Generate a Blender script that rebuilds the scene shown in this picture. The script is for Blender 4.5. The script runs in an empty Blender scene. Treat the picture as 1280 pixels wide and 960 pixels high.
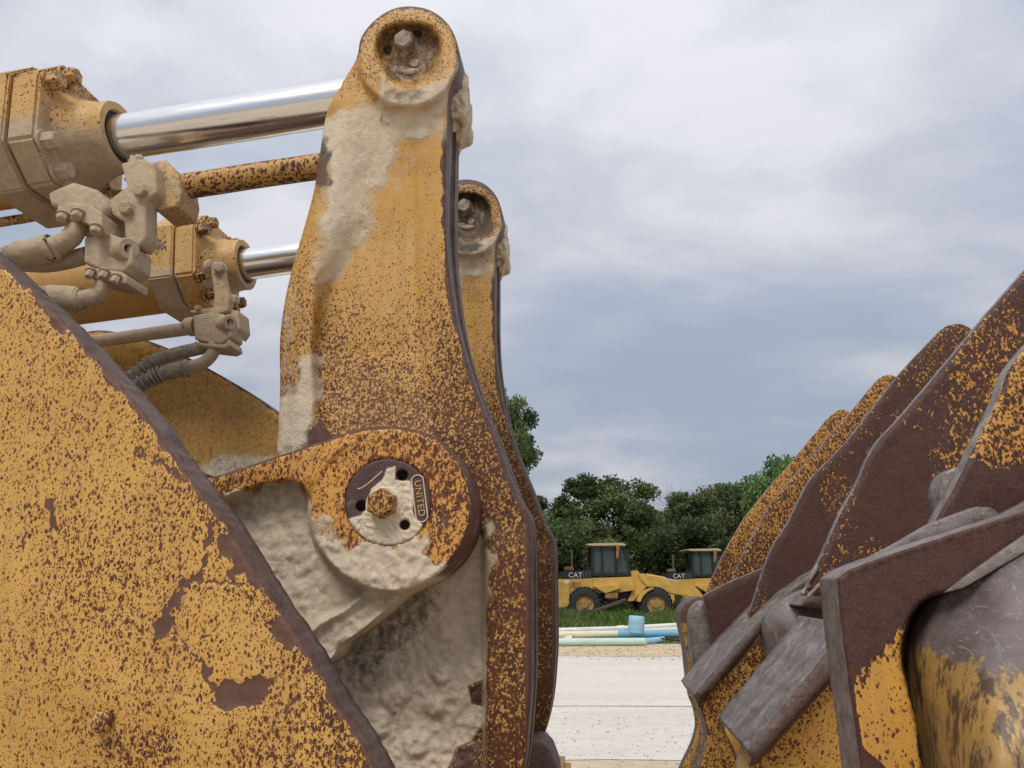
import bpy, bmesh, math, random
import numpy as np
from mathutils import Vector, Matrix, noise as mnoise, geometry as mgeo
random.seed(7); rng = np.random.default_rng(7)
C = bpy.context.scene.collection
SC = bpy.context.scene
# ------------------------------------------------------------------ camera, sky, sun, exposure
PITCH = math.radians(14.92); CAMZ = 1.6
cam = bpy.data.cameras.new('camera'); camo = bpy.data.objects.new('camera', cam); C.objects.link(camo)
cam.sensor_width = 36; cam.lens = 931/1280*36; cam.clip_start = .02; cam.clip_end = 5000
camo.location = (0, 0, CAMZ); camo.rotation_euler = (math.pi/2 + PITCH, 0, 0)
SC.camera = camo
SC.view_settings.view_transform = 'Standard'; SC.view_settings.look = 'None'
SC.view_settings.exposure = 0.42; SC.view_settings.gamma = 1.0
SUN_EL, SUN_AZ = math.radians(52), math.radians(200)   # azimuth clockwise from +Y: behind the camera, a little to the left
w = bpy.data.worlds.new("World"); SC.world = w; w.use_nodes = True
def build_world():
    nt = w.node_tree; N = nt.nodes; L = nt.links; N.clear()
    out = N.new('ShaderNodeOutputWorld'); bg = N.new('ShaderNodeBackground')
    sky = N.new('ShaderNodeTexSky'); sky.sky_type = 'NISHITA'; sky.sun_disc = False
    sky.sun_elevation = SUN_EL; sky.sun_rotation = SUN_AZ
    bg.inputs['Strength'].default_value = 0.1
    tc = N.new('ShaderNodeTexCoord'); sep = N.new('ShaderNodeSeparateXYZ'); L.new(tc.outputs['Generated'], sep.inputs[0])
    def math_(op, a, b=None, c=None):
        m = N.new('ShaderNodeMath'); m.operation = op
        for i, v in enumerate((a, b, c)):
            if v is None: continue
            if hasattr(v, 'node'): L.new(v, m.inputs[i])
            else: m.inputs[i].default_value = v
        return m.outputs[0]
    zz = math_('MAXIMUM', sep.outputs[2], 0.0)
    den = math_('ADD', zz, 0.30)
    cx = math_('DIVIDE', sep.outputs[0], den); cy = math_('DIVIDE', sep.outputs[1], den)
    cmb = N.new('ShaderNodeCombineXYZ'); L.new(cx, cmb.inputs[0]); L.new(cy, cmb.inputs[1])
    mp = N.new('ShaderNodeMapping'); mp.inputs['Rotation'].default_value = (0, 0, 0.35); mp.inputs['Scale'].default_value = (1.0, 1.5, 1)
    mp.inputs['Location'].default_value = (2.3, 4.1, 0.7)
    L.new(cmb.outputs[0], mp.inputs[0])
    n1 = N.new('ShaderNodeTexNoise'); n1.inputs['Scale'].default_value = 1.25; n1.inputs['Detail'].default_value = 7; n1.inputs['Roughness'].default_value = .5
    n1.inputs['Distortion'].default_value = .35
    L.new(mp.outputs[0], n1.inputs['Vector'])
    n2 = N.new('ShaderNodeTexNoise'); n2.inputs['Scale'].default_value = 3.1; n2.inputs['Detail'].default_value = 6; n2.inputs['Roughness'].default_value = .5
    L.new(mp.outputs[0], n2.inputs['Vector'])
    mixn = math_('ADD', math_('MULTIPLY', n1.outputs['Fac'], .68), math_('MULTIPLY', n2.outputs['Fac'], .32))
    # thinner, bluer cloud towards the horizon, whiter overhead
    lift = math_('MULTIPLY', math_('SUBTRACT', zz, 0.28), 0.20)
    fac = math_('ADD', mixn, lift)
    cr = N.new('ShaderNodeValToRGB'); L.new(fac, cr.inputs[0])
    e = cr.color_ramp.elements
    e[0].position = .385; e[0].color = (2.95, 3.45, 4.2, 1)
    e[1].position = .62; e[1].color = (5.65, 5.65, 5.95, 1)
    m = e.new(.47); m.color = (3.45, 3.8, 4.55, 1)
    m = e.new(.54); m.color = (4.4, 4.55, 5.05, 1)
    # CIE overcast: brighter overhead
    g = math_('ADD', math_('MULTIPLY', zz, 0.66), 0.76)
    vm = N.new('ShaderNodeVectorMath'); vm.operation = 'SCALE'; L.new(cr.outputs[0], vm.inputs[0]); L.new(g, vm.inputs['Scale'])
    mx = N.new('ShaderNodeMix'); mx.data_type = 'RGBA'; mx.inputs[0].default_value = .93
    L.new(sky.outputs[0], mx.inputs[6]); L.new(vm.outputs[0], mx.inputs[7])
    L.new(mx.outputs[2], bg.inputs['Color']); L.new(bg.outputs[0], out.inputs[0])
build_world()
sun = bpy.data.lights.new('sun', 'SUN'); suno = bpy.data.objects.new('sun', sun); C.objects.link(suno)
sun.energy = 1.5; sun.angle = math.radians(22); sun.color = (1, .95, .88)
sd = Vector((math.sin(SUN_AZ)*math.cos(SUN_EL), math.cos(SUN_AZ)*math.cos(SUN_EL), math.sin(SUN_EL)))
suno.rotation_euler = sd.to_track_quat('Z', 'Y').to_euler()

# ------------------------------------------------------------------ geometry of the place
TH = math.radians(6.57)              # the machine stands turned a little from the line of sight
ST, CT = math.sin(TH), math.cos(TH); SP, CP = math.sin(PITCH), math.cos(PITCH)
def rays(px, py):
    xn = (np.asarray(px, float)-640)/931; yn = (480-np.asarray(py, float))/931
    return xn, CP - yn*SP, SP + yn*CP
def MP(px, py, v):
    """point of the machine's plane v (its own frame: u forward, v across, z up) for a point measured in the photograph"""
    X, Y, Z = rays(px, py)
    u = X*CT - Y*ST; d = X*ST + Y*CT
    t = v/d
    return np.stack([t*u, np.broadcast_to(v, np.shape(t))*1.0, CAMZ + t*Z], -1)
def P1(px, py, v): return Vector(MP(px, py, v).tolist())
def WP(px, py, Y):                    # world point at ground distance Y
    a, b, c = rays(px, py); t = Y/b
    return Vector((float(a*t), float(Y), float(CAMZ + c*t)))
def WG(px, py, z=0.0):                # world point at height z
    a, b, c = rays(px, py); t = (z-CAMZ)/c
    return Vector((float(a*t), float(b*t), z))

# ------------------------------------------------------------------ helpers
def tag(o, label=None, cat=None, group=None, kind=None):
    if label: o['label'] = label
    if cat: o['category'] = cat
    if group: o['group'] = group
    if kind: o['kind'] = kind
    return o
def empty(name, loc=(0, 0, 0), rz=0):
    o = bpy.data.objects.new(name, None); C.objects.link(o); o.location = loc; o.rotation_euler = (0, 0, rz); o.empty_display_size = .2
    return o
def link(name, me, parent=None, mats=()):
    o = bpy.data.objects.new(name, me); C.objects.link(o)
    for m in mats: me.materials.append(m)
    if parent: o.parent = parent
    return o
def mesh(name, V, F, mat=None, parent=None, smooth=True, wear=None, sharp=None):
    me = bpy.data.meshes.new(name); me.from_pydata([tuple(v) for v in V], [], [tuple(f) for f in F])
    if wear is not None: set_wear(me, wear)
    me.polygons.foreach_set('use_smooth', [smooth]*len(me.polygons))
    me.update()
    if sharp: me.set_sharp_from_angle(angle=math.radians(sharp))
    return link(name, me, parent, [mat] if mat else [])
def set_wear(me, wear):
    a = me.attributes.new('wear', 'FLOAT_COLOR', 'POINT'); n = len(me.vertices)
    arr = np.asarray(wear, float)
    if arr.ndim == 1: arr = np.tile(arr, (n, 1))
    a.data.foreach_set('color', arr.ravel())
def copy_tree(o, parent=None):
    c = o.copy(); C.objects.link(c)
    if parent: c.parent = parent
    for ch in list(o.children): copy_tree(ch, c)
    return c
def inpoly(x, y, poly):
    P = np.asarray(poly, float); r = np.zeros(x.shape, bool)
    for i in range(len(P)):
        x1, y1 = P[i]; x2, y2 = P[i-1]
        if y1 == y2: continue
        c = ((y1 > y) != (y2 > y)) & (x < (x2-x1)*(y-y1)/(y2-y1)+x1)
        r ^= c
    return r
def segd(x, y, pts, closed=False):
    P = np.asarray(pts, float); d = np.full(x.shape, 1e9)
    for i in range(len(P) if closed else len(P)-1):
        a = P[i]; b = P[(i+1) % len(P)]; ab = b-a; L = max(ab@ab, 1e-9)
        t = np.clip(((x-a[0])*ab[0]+(y-a[1])*ab[1])/L, 0, 1)
        d = np.minimum(d, np.hypot(x-a[0]-t*ab[0], y-a[1]-t*ab[1]))
    return d
def sst(a, b, x):
    t = np.clip((x-a)/(b-a), 0, 1); return t*t*(3-2*t)
def area(x, y, poly, soft=10):        # 1 inside a polygon, fading over soft px on both sides
    d = segd(x, y, poly, True); s = np.where(inpoly(x, y, poly), d, -d)
    return sst(-soft, soft, s)
def blob(x, y, cx, cy, r, ry=None):
    ry = ry or r
    return 1-sst(.5, 1.25, np.hypot((x-cx)/r, (y-cy)/ry))
def near(x, y, pts, r): return 1-sst(r*.5, r*1.3, segd(x, y, pts))
def fbm(x, y, sc, seed=0, oct=3):
    return np.array([mnoise.fractal((a*sc, b*sc, seed), .6, 2.1, oct) for a, b in zip(x.tolist(), y.tolist())])
def resample(pts, step, smooth=True):
    """closed outline through pts; a point given twice in a row is a corner"""
    P = [np.array(p, float) for p in pts]; out = []; n = len(P)
    for i in range(n):
        p0, p1, p2, p3 = P[i-1], P[i], P[(i+1) % n], P[(i+2) % n]
        L = np.linalg.norm(p2-p1)
        if L < 1e-6: continue
        k = max(1, int(round(L/step)))
        c0 = np.linalg.norm(p1-p0) < 1e-6; c1 = np.linalg.norm(p3-p2) < 1e-6
        m1 = (p2-p1) if c0 else (p2-p0)/(np.linalg.norm(p2-p0)+1e-9)*L
        m2 = (p2-p1) if c1 else (p3-p1)/(np.linalg.norm(p3-p1)+1e-9)*L
        for j in range(k):
            t = j/k
            if smooth: q = (2*t**3-3*t*t+1)*p1+(t**3-2*t*t+t)*m1+(-2*t**3+3*t*t)*p2+(t**3-t*t)*m2
            else: q = p1*(1-t)+p2*t
            out.append(q)
    return np.array(out)
def relief(name, pts, vfn, vback, wear=(.4, 0, 0, 0), step=4, mat=None, parent=None, smooth_outline=True, bev=(4, .004), rough=0.0, edge_wear=None, edge_rows=2, edge_mat=None):
    """a plate with a modelled front face: pts is its outline, vfn gives the depth of the front face at each point, vback the depth of its back"""
    O = resample(pts, step, smooth_outline)
    if rough:
        nr = np.array([[mnoise.noise((p[0]*.09, p[1]*.09, 3.3)), mnoise.noise((p[0]*.09, p[1]*.09, 9.1))] for p in O])
        O = O + nr*rough
    x0, y0 = O.min(0); x1, y1 = O.max(0)
    gx, gy = np.meshgrid(np.arange(x0, x1, step), np.arange(y0, y1, step))
    gx = gx.astype(float); gy = gy.astype(float); gx[1::2] += step/2
    gx = (gx + rng.uniform(-.12, .12, gx.shape)*step).ravel(); gy = (gy + rng.uniform(-.12, .12, gy.shape)*step).ravel()
    k = inpoly(gx, gy, O); gx, gy = gx[k], gy[k]
    k = segd(gx, gy, O, True) > step*.6; gx, gy = gx[k], gy[k]
    X = np.concatenate([O[:, 0], gx]); Y = np.concatenate([O[:, 1], gy]); n = len(O)
    co, _, fc, *_ = mgeo.delaunay_2d_cdt([Vector((a, b)) for a, b in zip(X.tolist(), Y.tolist())], [], [list(range(n))], 1, 1e-5)
    co = np.array([(c[0], c[1]) for c in co]); X, Y = co[:, 0], co[:, 1]
    n_in = n
    v = vfn(X, Y) if callable(vfn) else np.full(X.shape, float(vfn))
    if bev:
        d = segd(X, Y, O, True); q = np.clip(1-d/bev[0], 0, 1); v = v + bev[1]*(1-np.sqrt(np.maximum(0, 1-q*q)))
    W = wear(X, Y) if callable(wear) else np.tile(np.array(wear, float), (len(X), 1))
    F3 = MP(X, Y, v)
    V = F3.tolist(); faces = []
    for f in fc:
        f = list(f)
        a, b, c = F3[f[0]], F3[f[1]], F3[f[2]]
        if np.cross(b-a, c-a)@(a-np.array([0, 0, CAMZ])) > 0: f = f[::-1]
        faces.append(f)
    nfront = len(faces)
    ring = F3[:n_in]; Wr = W[:n_in].copy()
    if edge_wear is not None: Wr[:] = edge_wear(O[:, 0], O[:, 1]) if callable(edge_wear) else edge_wear
    base = len(V); rows = edge_rows+1
    for r in range(rows+1):
        t = r/rows; q = ring.copy(); q[:, 1] = ring[:, 1]*(1-t) + vback*t
        V += q.tolist()
    Wall = [W] + [Wr]*(rows+1)
    sgn = np.sum(ring[:, 0]*np.roll(ring[:, 2], -1)-np.roll(ring[:, 0], -1)*ring[:, 2])
    for r in range(rows):
        for i in range(n_in):
            j = (i+1) % n_in; a = base+r*n_in+i; b = base+r*n_in+j; c = b+n_in; d = a+n_in
            faces.append((a, d, c, b) if sgn > 0 else (a, b, c, d))
    capn = [base+rows*n_in+i for i in range(n_in)]
    faces.append(capn[::-1] if sgn > 0 else capn)
    me = bpy.data.meshes.new(name); me.from_pydata(V, [], faces)
    set_wear(me, np.concatenate(Wall))
    me.polygons.foreach_set('use_smooth', [True]*(len(faces)-1)+[False])
    me.update()
    o = link(name, me, parent, [mat])
    if edge_mat:
        me.materials.append(edge_mat)
        mi = [0]*nfront+[1]*(len(faces)-nfront); me.polygons.foreach_set('material_index', mi)
    return o
def prism(name, pts, v0, v1, mat, parent=None, wear=(.4, 0, 0, 0), bevel=.004, seg=2):
    """plain plate: outline in the photograph at depth v0, pushed back to v1, edges bevelled"""
    uz = MP([p[0] for p in pts], [p[1] for p in pts], v0)
    bm = bmesh.new(); a = [bm.verts.new((q[0], v0, q[2])) for q in uz]; b = [bm.verts.new((q[0], v1, q[2])) for q in uz]
    bm.faces.new(a); bm.faces.new(b[::-1]); n = len(a)
    for i in range(n): bm.faces.new((a[i], b[i], b[(i+1) % n], a[(i+1) % n]))
    bmesh.ops.recalc_face_normals(bm, faces=bm.faces)
    if bevel: bmesh.ops.bevel(bm, geom=list(bm.edges), offset=bevel, segments=seg, affect='EDGES', profile=.6)
    return bmobj(name, bm, mat, parent, wear)
def bmobj(name, bm, mat, parent=None, wear=None, smooth=True, sharp=35):
    me = bpy.data.meshes.new(name); bm.to_mesh(me); bm.free()
    if wear is not None: set_wear(me, wear)
    me.polygons.foreach_set('use_smooth', [smooth]*len(me.polygons)); me.update()
    if smooth: me.set_sharp_from_angle(angle=math.radians(sharp))
    return link(name, me, parent, [mat] if mat else [])
def frame_from(axis, up=Vector((0, 1, 0))):
    a = axis.normalized(); s = up.cross(a)
    if s.length < 1e-4: s = Vector((1, 0, 0)).cross(a)
    s.normalize(); n = a.cross(s); return a, s, n
def lathe(name, org, axis, prof, mat, parent=None, seg=40, wear=(.4, 0, 0, 0), sharp=35, lump=0):
    """prof: list of (distance along axis, radius)"""
    a, s, n = frame_from(axis); V = []; F = []
    for (d, r) in prof:
        for k in range(seg):
            t = 2*math.pi*k/seg
            p = org + a*d + (s*math.cos(t)+n*math.sin(t))*r
            if lump: p += (s*math.cos(t)+n*math.sin(t))*mnoise.noise(p*35)*lump
            V.append(p)
    m = len(prof)
    for i in range(m-1):
        for k in range(seg):
            k2 = (k+1) % seg; F.append((i*seg+k, i*seg+k2, (i+1)*seg+k2, (i+1)*seg+k))
    F.append([k for k in range(seg)][::-1]); F.append([(m-1)*seg+k for k in range(seg)])
    return mesh(name, V, F, mat, parent, True, wear, sharp)
def tube(name, path, rad, mat, parent=None, wear=(.4, 0, 0, 0), seg=14, sub=6, rings=None, sharp=50, lump=0):
    """path: machine-frame points; rad: a radius or one per point"""
    P = [Vector(p) for p in path]; R = rad if hasattr(rad, '__len__') else [rad]*len(P)
    Q = []; RR = []
    for i in range(len(P)-1):
        p0 = P[max(i-1, 0)]; p1 = P[i]; p2 = P[i+1]; p3 = P[min(i+2, len(P)-1)]
        for j in range(sub):
            t = j/sub
            Q.append(.5*((2*p1)+(p2-p0)*t+(2*p0-5*p1+4*p2-p3)*t*t+(3*p1-p0-3*p2+p3)*t**3)); RR.append(R[i]*(1-t)+R[i+1]*t)
    Q.append(P[-1]); RR.append(R[-1])
    V = []; F = []; s = None
    for i, q in enumerate(Q):
        a = (Q[min(i+1, len(Q)-1)]-Q[max(i-1, 0)]).normalized()
        if s is None: _, s, n = frame_from(a)
        s = (s - a*s.dot(a)).normalized(); n = a.cross(s)
        for k in range(seg):
            t = 2*math.pi*k/seg; dv = s*math.cos(t)+n*math.sin(t); p = q+dv*RR[i]
            if lump: p += dv*mnoise.noise(p*40)*lump
            V.append(p)
    m = len(Q)
    for i in range(m-1):
        for k in range(seg):
            k2 = (k+1) % seg; F.append((i*seg+k, i*seg+k2, (i+1)*seg+k2, (i+1)*seg+k))
    F.append(list(range(seg))[::-1]); F.append([(m-1)*seg+k for k in range(seg)])
    return mesh(name, V, F, mat, parent, True, wear, sharp)
def bolt(name, org, axis, r, h, mat, parent=None, wear=(.3, 0, .5, 0), washer=True, spin=0):
    bm = bmesh.new(); a, s, n = frame_from(axis)
    def ring(d, rr, seg, ph=0): return [bm.verts.new(org+a*d+(s*math.cos(ph+2*math.pi*k/seg)+n*math.sin(ph+2*math.pi*k/seg))*rr) for k in range(seg)]
    def wall(A, B):
        for k in range(len(A)): bm.faces.new((A[k], A[(k+1) % len(A)], B[(k+1) % len(A)], B[k]))
    if washer:
        A = ring(-.002, r*1.3, 24); B = ring(r*.16, r*1.3, 24); B2 = ring(r*.22, r*1.2, 24); wall(A, B); wall(B, B2); bm.faces.new(B2); bm.faces.new(A[::-1])
    A = ring(r*.1, r, 6, spin); B = ring(h*.82, r, 6, spin); D = ring(h, r*.82, 6, spin); wall(A, B); wall(B, D); bm.faces.new(D); bm.faces.new(A[::-1])
    return bmobj(name, bm, mat, parent, wear, True, 25)
def box(bm, c, s, rot=None):
    M = Matrix.Translation(c) @ (rot.to_4x4() if rot else Matrix()) @ Matrix.Diagonal((s[0], s[1], s[2], 1))
    return bmesh.ops.create_cube(bm, size=1, matrix=M)['verts']
def block(name, c, axis, size, mat, parent=None, wear=(.2, 0, .8, 0), bevel=.006, up=Vector((0, 1, 0))):
    """a cast block: size along axis, along v, and across"""
    a, s, n = frame_from(Vector(axis), up); R = Matrix((a, n, s)).transposed()
    bm = bmesh.new(); box(bm, c, size, R)
    bmesh.ops.bevel(bm, geom=list(bm.edges), offset=bevel, segments=2, affect='EDGES')
    return bmobj(name, bm, mat, parent, wear)

# ------------------------------------------------------------------ materials
class NT:
    def __init__(s, name):
        s.m = bpy.data.materials.new(name); s.m.use_nodes = True; s.t = s.m.node_tree; s.N = s.t.nodes; s.L = s.t.links
        s.b = s.N['Principled BSDF']; s.tc = s.N.new('ShaderNodeTexCoord')
    def put(s, sock, v):
        if hasattr(v, 'node'): s.L.new(v, sock)
        elif isinstance(v, (tuple, list)) and len(v) == 3 and sock.type == 'RGBA': sock.default_value = (*v, 1)
        else: sock.default_value = v
    def math(s, op, a, b=None, c=None, clamp=False):
        m = s.N.new('ShaderNodeMath'); m.operation = op; m.use_clamp = clamp
        for i, v in enumerate((a, b, c)):
            if v is not None: s.put(m.inputs[i], v)
        return m.outputs[0]
    def map(s, scale=(1, 1, 1), rot=(0, 0, 0), loc=(0, 0, 0), src=None):
        m = s.N.new('ShaderNodeMapping'); m.inputs['Scale'].default_value = scale; m.inputs['Rotation'].default_value = rot; m.inputs['Location'].default_value = loc
        s.L.new(src or s.tc.outputs['Object'], m.inputs[0]); return m.outputs[0]
    def noise(s, scale, detail=4, rough=.55, vec=None, dist=0):
        n = s.N.new('ShaderNodeTexNoise'); n.inputs['Scale'].default_value = scale; n.inputs['Detail'].default_value = detail
        n.inputs['Roughness'].default_value = rough; n.inputs['Distortion'].default_value = dist
        s.L.new(vec or s.tc.outputs['Object'], n.inputs['Vector']); return n.outputs['Fac']
    def step(s, x, t, wdt=.02):     # smooth threshold
        m = s.N.new('ShaderNodeMapRange'); m.interpolation_type = 'SMOOTHSTEP'
        s.put(m.inputs[0], x)
        if hasattr(t, 'node'):
            s.put(m.inputs[1], s.math('SUBTRACT', t, wdt)); s.put(m.inputs[2], s.math('ADD', t, wdt))
        else: m.inputs[1].default_value = t-wdt; m.inputs[2].default_value = t+wdt
        return m.outputs[0]
    def mix(s, f, a, b):
        m = s.N.new('ShaderNodeMix'); m.data_type = 'RGBA'; s.put(m.inputs[0], f); s.put(m.inputs[6], a); s.put(m.inputs[7], b); return m.outputs[2]
    def mixf(s, f, a, b):
        m = s.N.new('ShaderNodeMix'); m.data_type = 'FLOAT'; s.put(m.inputs[0], f); s.put(m.inputs[2], a); s.put(m.inputs[3], b); return m.outputs[0]
    def bump(s, h, strength=.5, dist=.002, prev=None):
        b = s.N.new('ShaderNodeBump'); b.inputs['Strength'].default_value = strength; b.inputs['Distance'].default_value = dist
        s.put(b.inputs['Height'], h)
        if prev: s.L.new(prev, b.inputs['Normal'])
        return b.outputs[0]
def machine_paint(name, yellow=(.60, .30, .065), speck=75, bare=(.082, .042, .031), rust=(.100, .036, .013), mud=(.66, .56, .43), rot=(0, .9, 0), stretch=(1, 1, .62), dust=.25, rough=.5, mudlump=1.0, scratch=.0):
    """weathered yellow paint. wear attribute: r rust speckle density, g bare brown steel, b dried mud, a dark grime, in places painted shade"""
    s = NT(name); at = s.N.new('ShaderNodeAttribute'); at.attribute_name = 'wear'
    sp = s.N.new('ShaderNodeSeparateColor'); s.L.new(at.outputs['Color'], sp.inputs[0]); R, G, B = sp.outputs; A = at.outputs['Alpha']
    vec = s.map(stretch, rot)
    nA = s.noise(speck, 3, .55, vec, .3); nB = s.noise(speck*2.1, 2, .5, vec, .2); big = s.noise(7, 4, .6); mid = s.noise(26, 5, .65); fine = s.noise(420, 3, .6)
    # speckle
    dens = s.math('ADD', R, s.math('MULTIPLY', s.math('SUBTRACT', big, .5), .7))
    thr = s.math('MULTIPLY_ADD', dens, -.205, .79)
    s1 = s.step(nA, thr, .015); on = s.step(R, .03, .02)
    def spots(sc, gain, off):
        vo = s.N.new('ShaderNodeTexVoronoi'); vo.inputs['Scale'].default_value = sc; s.L.new(vec, vo.inputs['Vector'])
        sc_ = s.N.new('ShaderNodeSeparateColor'); s.L.new(vo.outputs['Color'], sc_.inputs[0])
        rnd = s.math('MULTIPLY', sc_.outputs[0], s.math('MINIMUM', dens, 1.15))
        return s.math('SUBTRACT', s.math('MULTIPLY_ADD', rnd, gain, off), s.math('ADD', vo.outputs['Distance'], s.math('MULTIPLY', s.math('SUBTRACT', nB, .5), 1.1)))
    f1 = spots(speck*.80, .66, -.06); f2 = spots(speck*1.7, .68, -.08)
    fm = s.math('MAXIMUM', f1, f2)
    spk = s.math('MULTIPLY', s.math('MAXIMUM', s1, s.step(fm, 0.0, .04)), on)
    halo = s.math('MULTIPLY', s.math('MAXIMUM', s.step(nA, s.math('SUBTRACT', thr, .03), .04), s.step(fm, -.06, .09)), on)
    core = s.math('MAXIMUM', s.step(nA, s.math('ADD', thr, .035), .03), s.step(fm, .10, .08))
    # long scratches in two directions
    def scr(rt, sc3, th, seed):
        vv = s.map(sc3, rt, (seed, seed*.7, 0)); return s.math('MULTIPLY', s.step(s.noise(1.0, 3, .5, vv, .15), th, .012), s.step(s.noise(5, 3, .6, None), .52, .06))
    sk = s.math('MULTIPLY', s.math('MAXIMUM', scr((0, .55, 0), (150, 1, 5), .70, 3), scr((0, .95, 0), (110, 1, 7), .715, 8)), scratch)
    # bare steel
    gj = s.math('ADD', G, s.math('ADD', s.math('MULTIPLY', s.math('SUBTRACT', mid, .5), .75), s.math('MULTIPLY', s.math('SUBTRACT', nA, .5), .9)))
    br = s.step(gj, .5, .03)
    # mud
    nm = s.noise(55, 6, .7)
    mj = s.math('ADD', s.math('MULTIPLY_ADD', B, 1.12, -.12), s.math('ADD', s.math('MULTIPLY', s.math('SUBTRACT', mid, .5), .9), s.math('MULTIPLY', s.math('SUBTRACT', nm, .5), .5)))
    md = s.step(mj, .52, .20)
    film = s.math('MULTIPLY', s.step(s.math('ADD', mj, s.math('MULTIPLY', s.math('SUBTRACT', fine, .5), .5)), .34, .24), .52)
    ycol = s.mix(s.math('MULTIPLY', s.step(big, .5, .25), .5), yellow, tuple(c*f for c, f in zip(yellow, (.86, .80, .66))))
    ycol = s.mix(s.math('MULTIPLY', s.step(mid, .56, .2), dust), ycol, (.56, .40, .20))
    ycol = s.mix(s.math('MULTIPLY', halo, .5), ycol, (.33, .12, .028))
    rcol = s.mix(s.step(s.noise(140, 4, .7), .5, .15), rust, (.040, .018, .014))
    rcol = s.mix(s.math('MULTIPLY', s.step(big, .56, .1), .35), rcol, (.17, .055, .018)); rcol = s.mix(core, (.20, .075, .020), rcol)
    bcol = s.mix(s.step(s.noise(38, 6, .75), .52, .2), bare, tuple(c*f for c, f in zip(bare, (1.45, 1.5, 1.5))))
    bcol = s.mix(s.math('MULTIPLY', s.step(nB, .60, .05), .4), bcol, (.16, .055, .022))
    ycol = s.mix(sk, ycol, (.16, .060, .022)); run = s.noise(3, 4, .6, s.map((14, 14, 1.0))); ycol = s.mix(s.math('MULTIPLY', s.step(run, .56, .12), .28), ycol, (.36, .20, .075))
    col = s.mix(spk, ycol, rcol); col = s.mix(br, col, bcol); col = s.mix(film, col, tuple(c*.86 for c in mud))
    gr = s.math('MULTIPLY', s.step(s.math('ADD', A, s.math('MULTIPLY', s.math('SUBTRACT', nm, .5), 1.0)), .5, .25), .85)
    mcol = s.mix(s.step(nm, .5, .25), mud, tuple(c*f for c, f in zip(mud, (.74, .72, .68))))
    mcol = s.mix(s.math('MULTIPLY', s.step(mid, .55, .2), .35), mcol, tuple(min(1, c*1.25) for c in mud))
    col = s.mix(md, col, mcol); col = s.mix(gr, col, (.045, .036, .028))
    s.put(s.b.inputs['Base Color'], col)
    ro = s.mixf(s.math('MAXIMUM', spk, br), s.math('MULTIPLY_ADD', mid, .25, rough-.12), s.math('MULTIPLY_ADD', nm, .3, .42)); ro = s.mixf(md, ro, .95)
    s.put(s.b.inputs['Roughness'], ro); s.b.inputs['Specular IOR Level'].default_value = .35
    h1 = s.math('ADD', s.math('MULTIPLY', s.math('MAXIMUM', spk, br), -.5), s.math('MULTIPLY', fine, .25))
    n = s.bump(h1, .55, .0012)
    n = s.bump(s.math('MULTIPLY', br, s.noise(60, 5, .7)), .6, .004, n)
    clod = s.N.new('ShaderNodeTexVoronoi'); clod.feature = 'SMOOTH_F1'; clod.inputs['Scale'].default_value = 110
    s.L.new(s.tc.outputs['Object'], clod.inputs['Vector'])
    hm = s.math('MULTIPLY', md, s.math('ADD', s.math('ADD', s.math('MULTIPLY', nm, .8), s.math('MULTIPLY', fine, .10)), s.math('MULTIPLY', s.math('SUBTRACT', 1, clod.outputs['Distance']), .18)))
    n = s.bump(hm, .75*mudlump, .007, n)
    s.put(s.b.inputs['Normal'], n)
    return s.m
def simple(name, col, rough=.6, metal=0.0, var=.15, scale=30, bump=.0, spec=.5, stretch=(1, 1, 1), col2=None):
    s = NT(name); v = s.map(stretch); n = s.noise(scale, 5, .6, v)
    c = s.mix(s.step(n, .5, .2), col, col2 or tuple(x*(1-var*2) for x in col)); s.put(s.b.inputs['Base Color'], c)
    s.put(s.b.inputs['Roughness'], s.math('MULTIPLY_ADD', n, .2, rough-.1)); s.b.inputs['Metallic'].default_value = metal; s.b.inputs['Specular IOR Level'].default_value = spec
    if bump: s.put(s.b.inputs['Normal'], s.bump(n, .6, bump))
    return s.m
M = {}
M['plate'] = machine_paint('speckled_yellow_paint', (.585, .342, .088), speck=178, rot=(0, 1.0, 0), stretch=(1, 1, .68), dust=.16, bare=(.100, .048, .034), rough=.42, scratch=.85, rust=(.095, .036, .018))
M['cast'] = machine_paint('cast_yellow_paint', (.545, .312, .078), speck=170, rot=(0, 0, 0), stretch=(1, 1, .8), dust=.35)
M['fin'] = machine_paint('fin_worn_paint', (.56, .29, .05), speck=150, rot=(0, .7, 0), stretch=(1, 1, .7), dust=.1, bare=(.054, .023, .018), rust=(.056, .025, .018), scratch=.25)
M['cyl'] = machine_paint('cylinder_paint', (.56, .335, .11), speck=115, rot=(0, 0, 0), dust=.5, mud=(.50, .395, .28))
M['rodpaint'] = machine_paint('return_pipe_paint', (.52, .30, .09), speck=85, rot=(0, 0, 0), dust=.3, rust=(.06, .022, .014))
M['hose'] = simple('muddy_hose', (.38, .33, .26), .9, 0, .2, 60, .003, .2)
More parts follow.
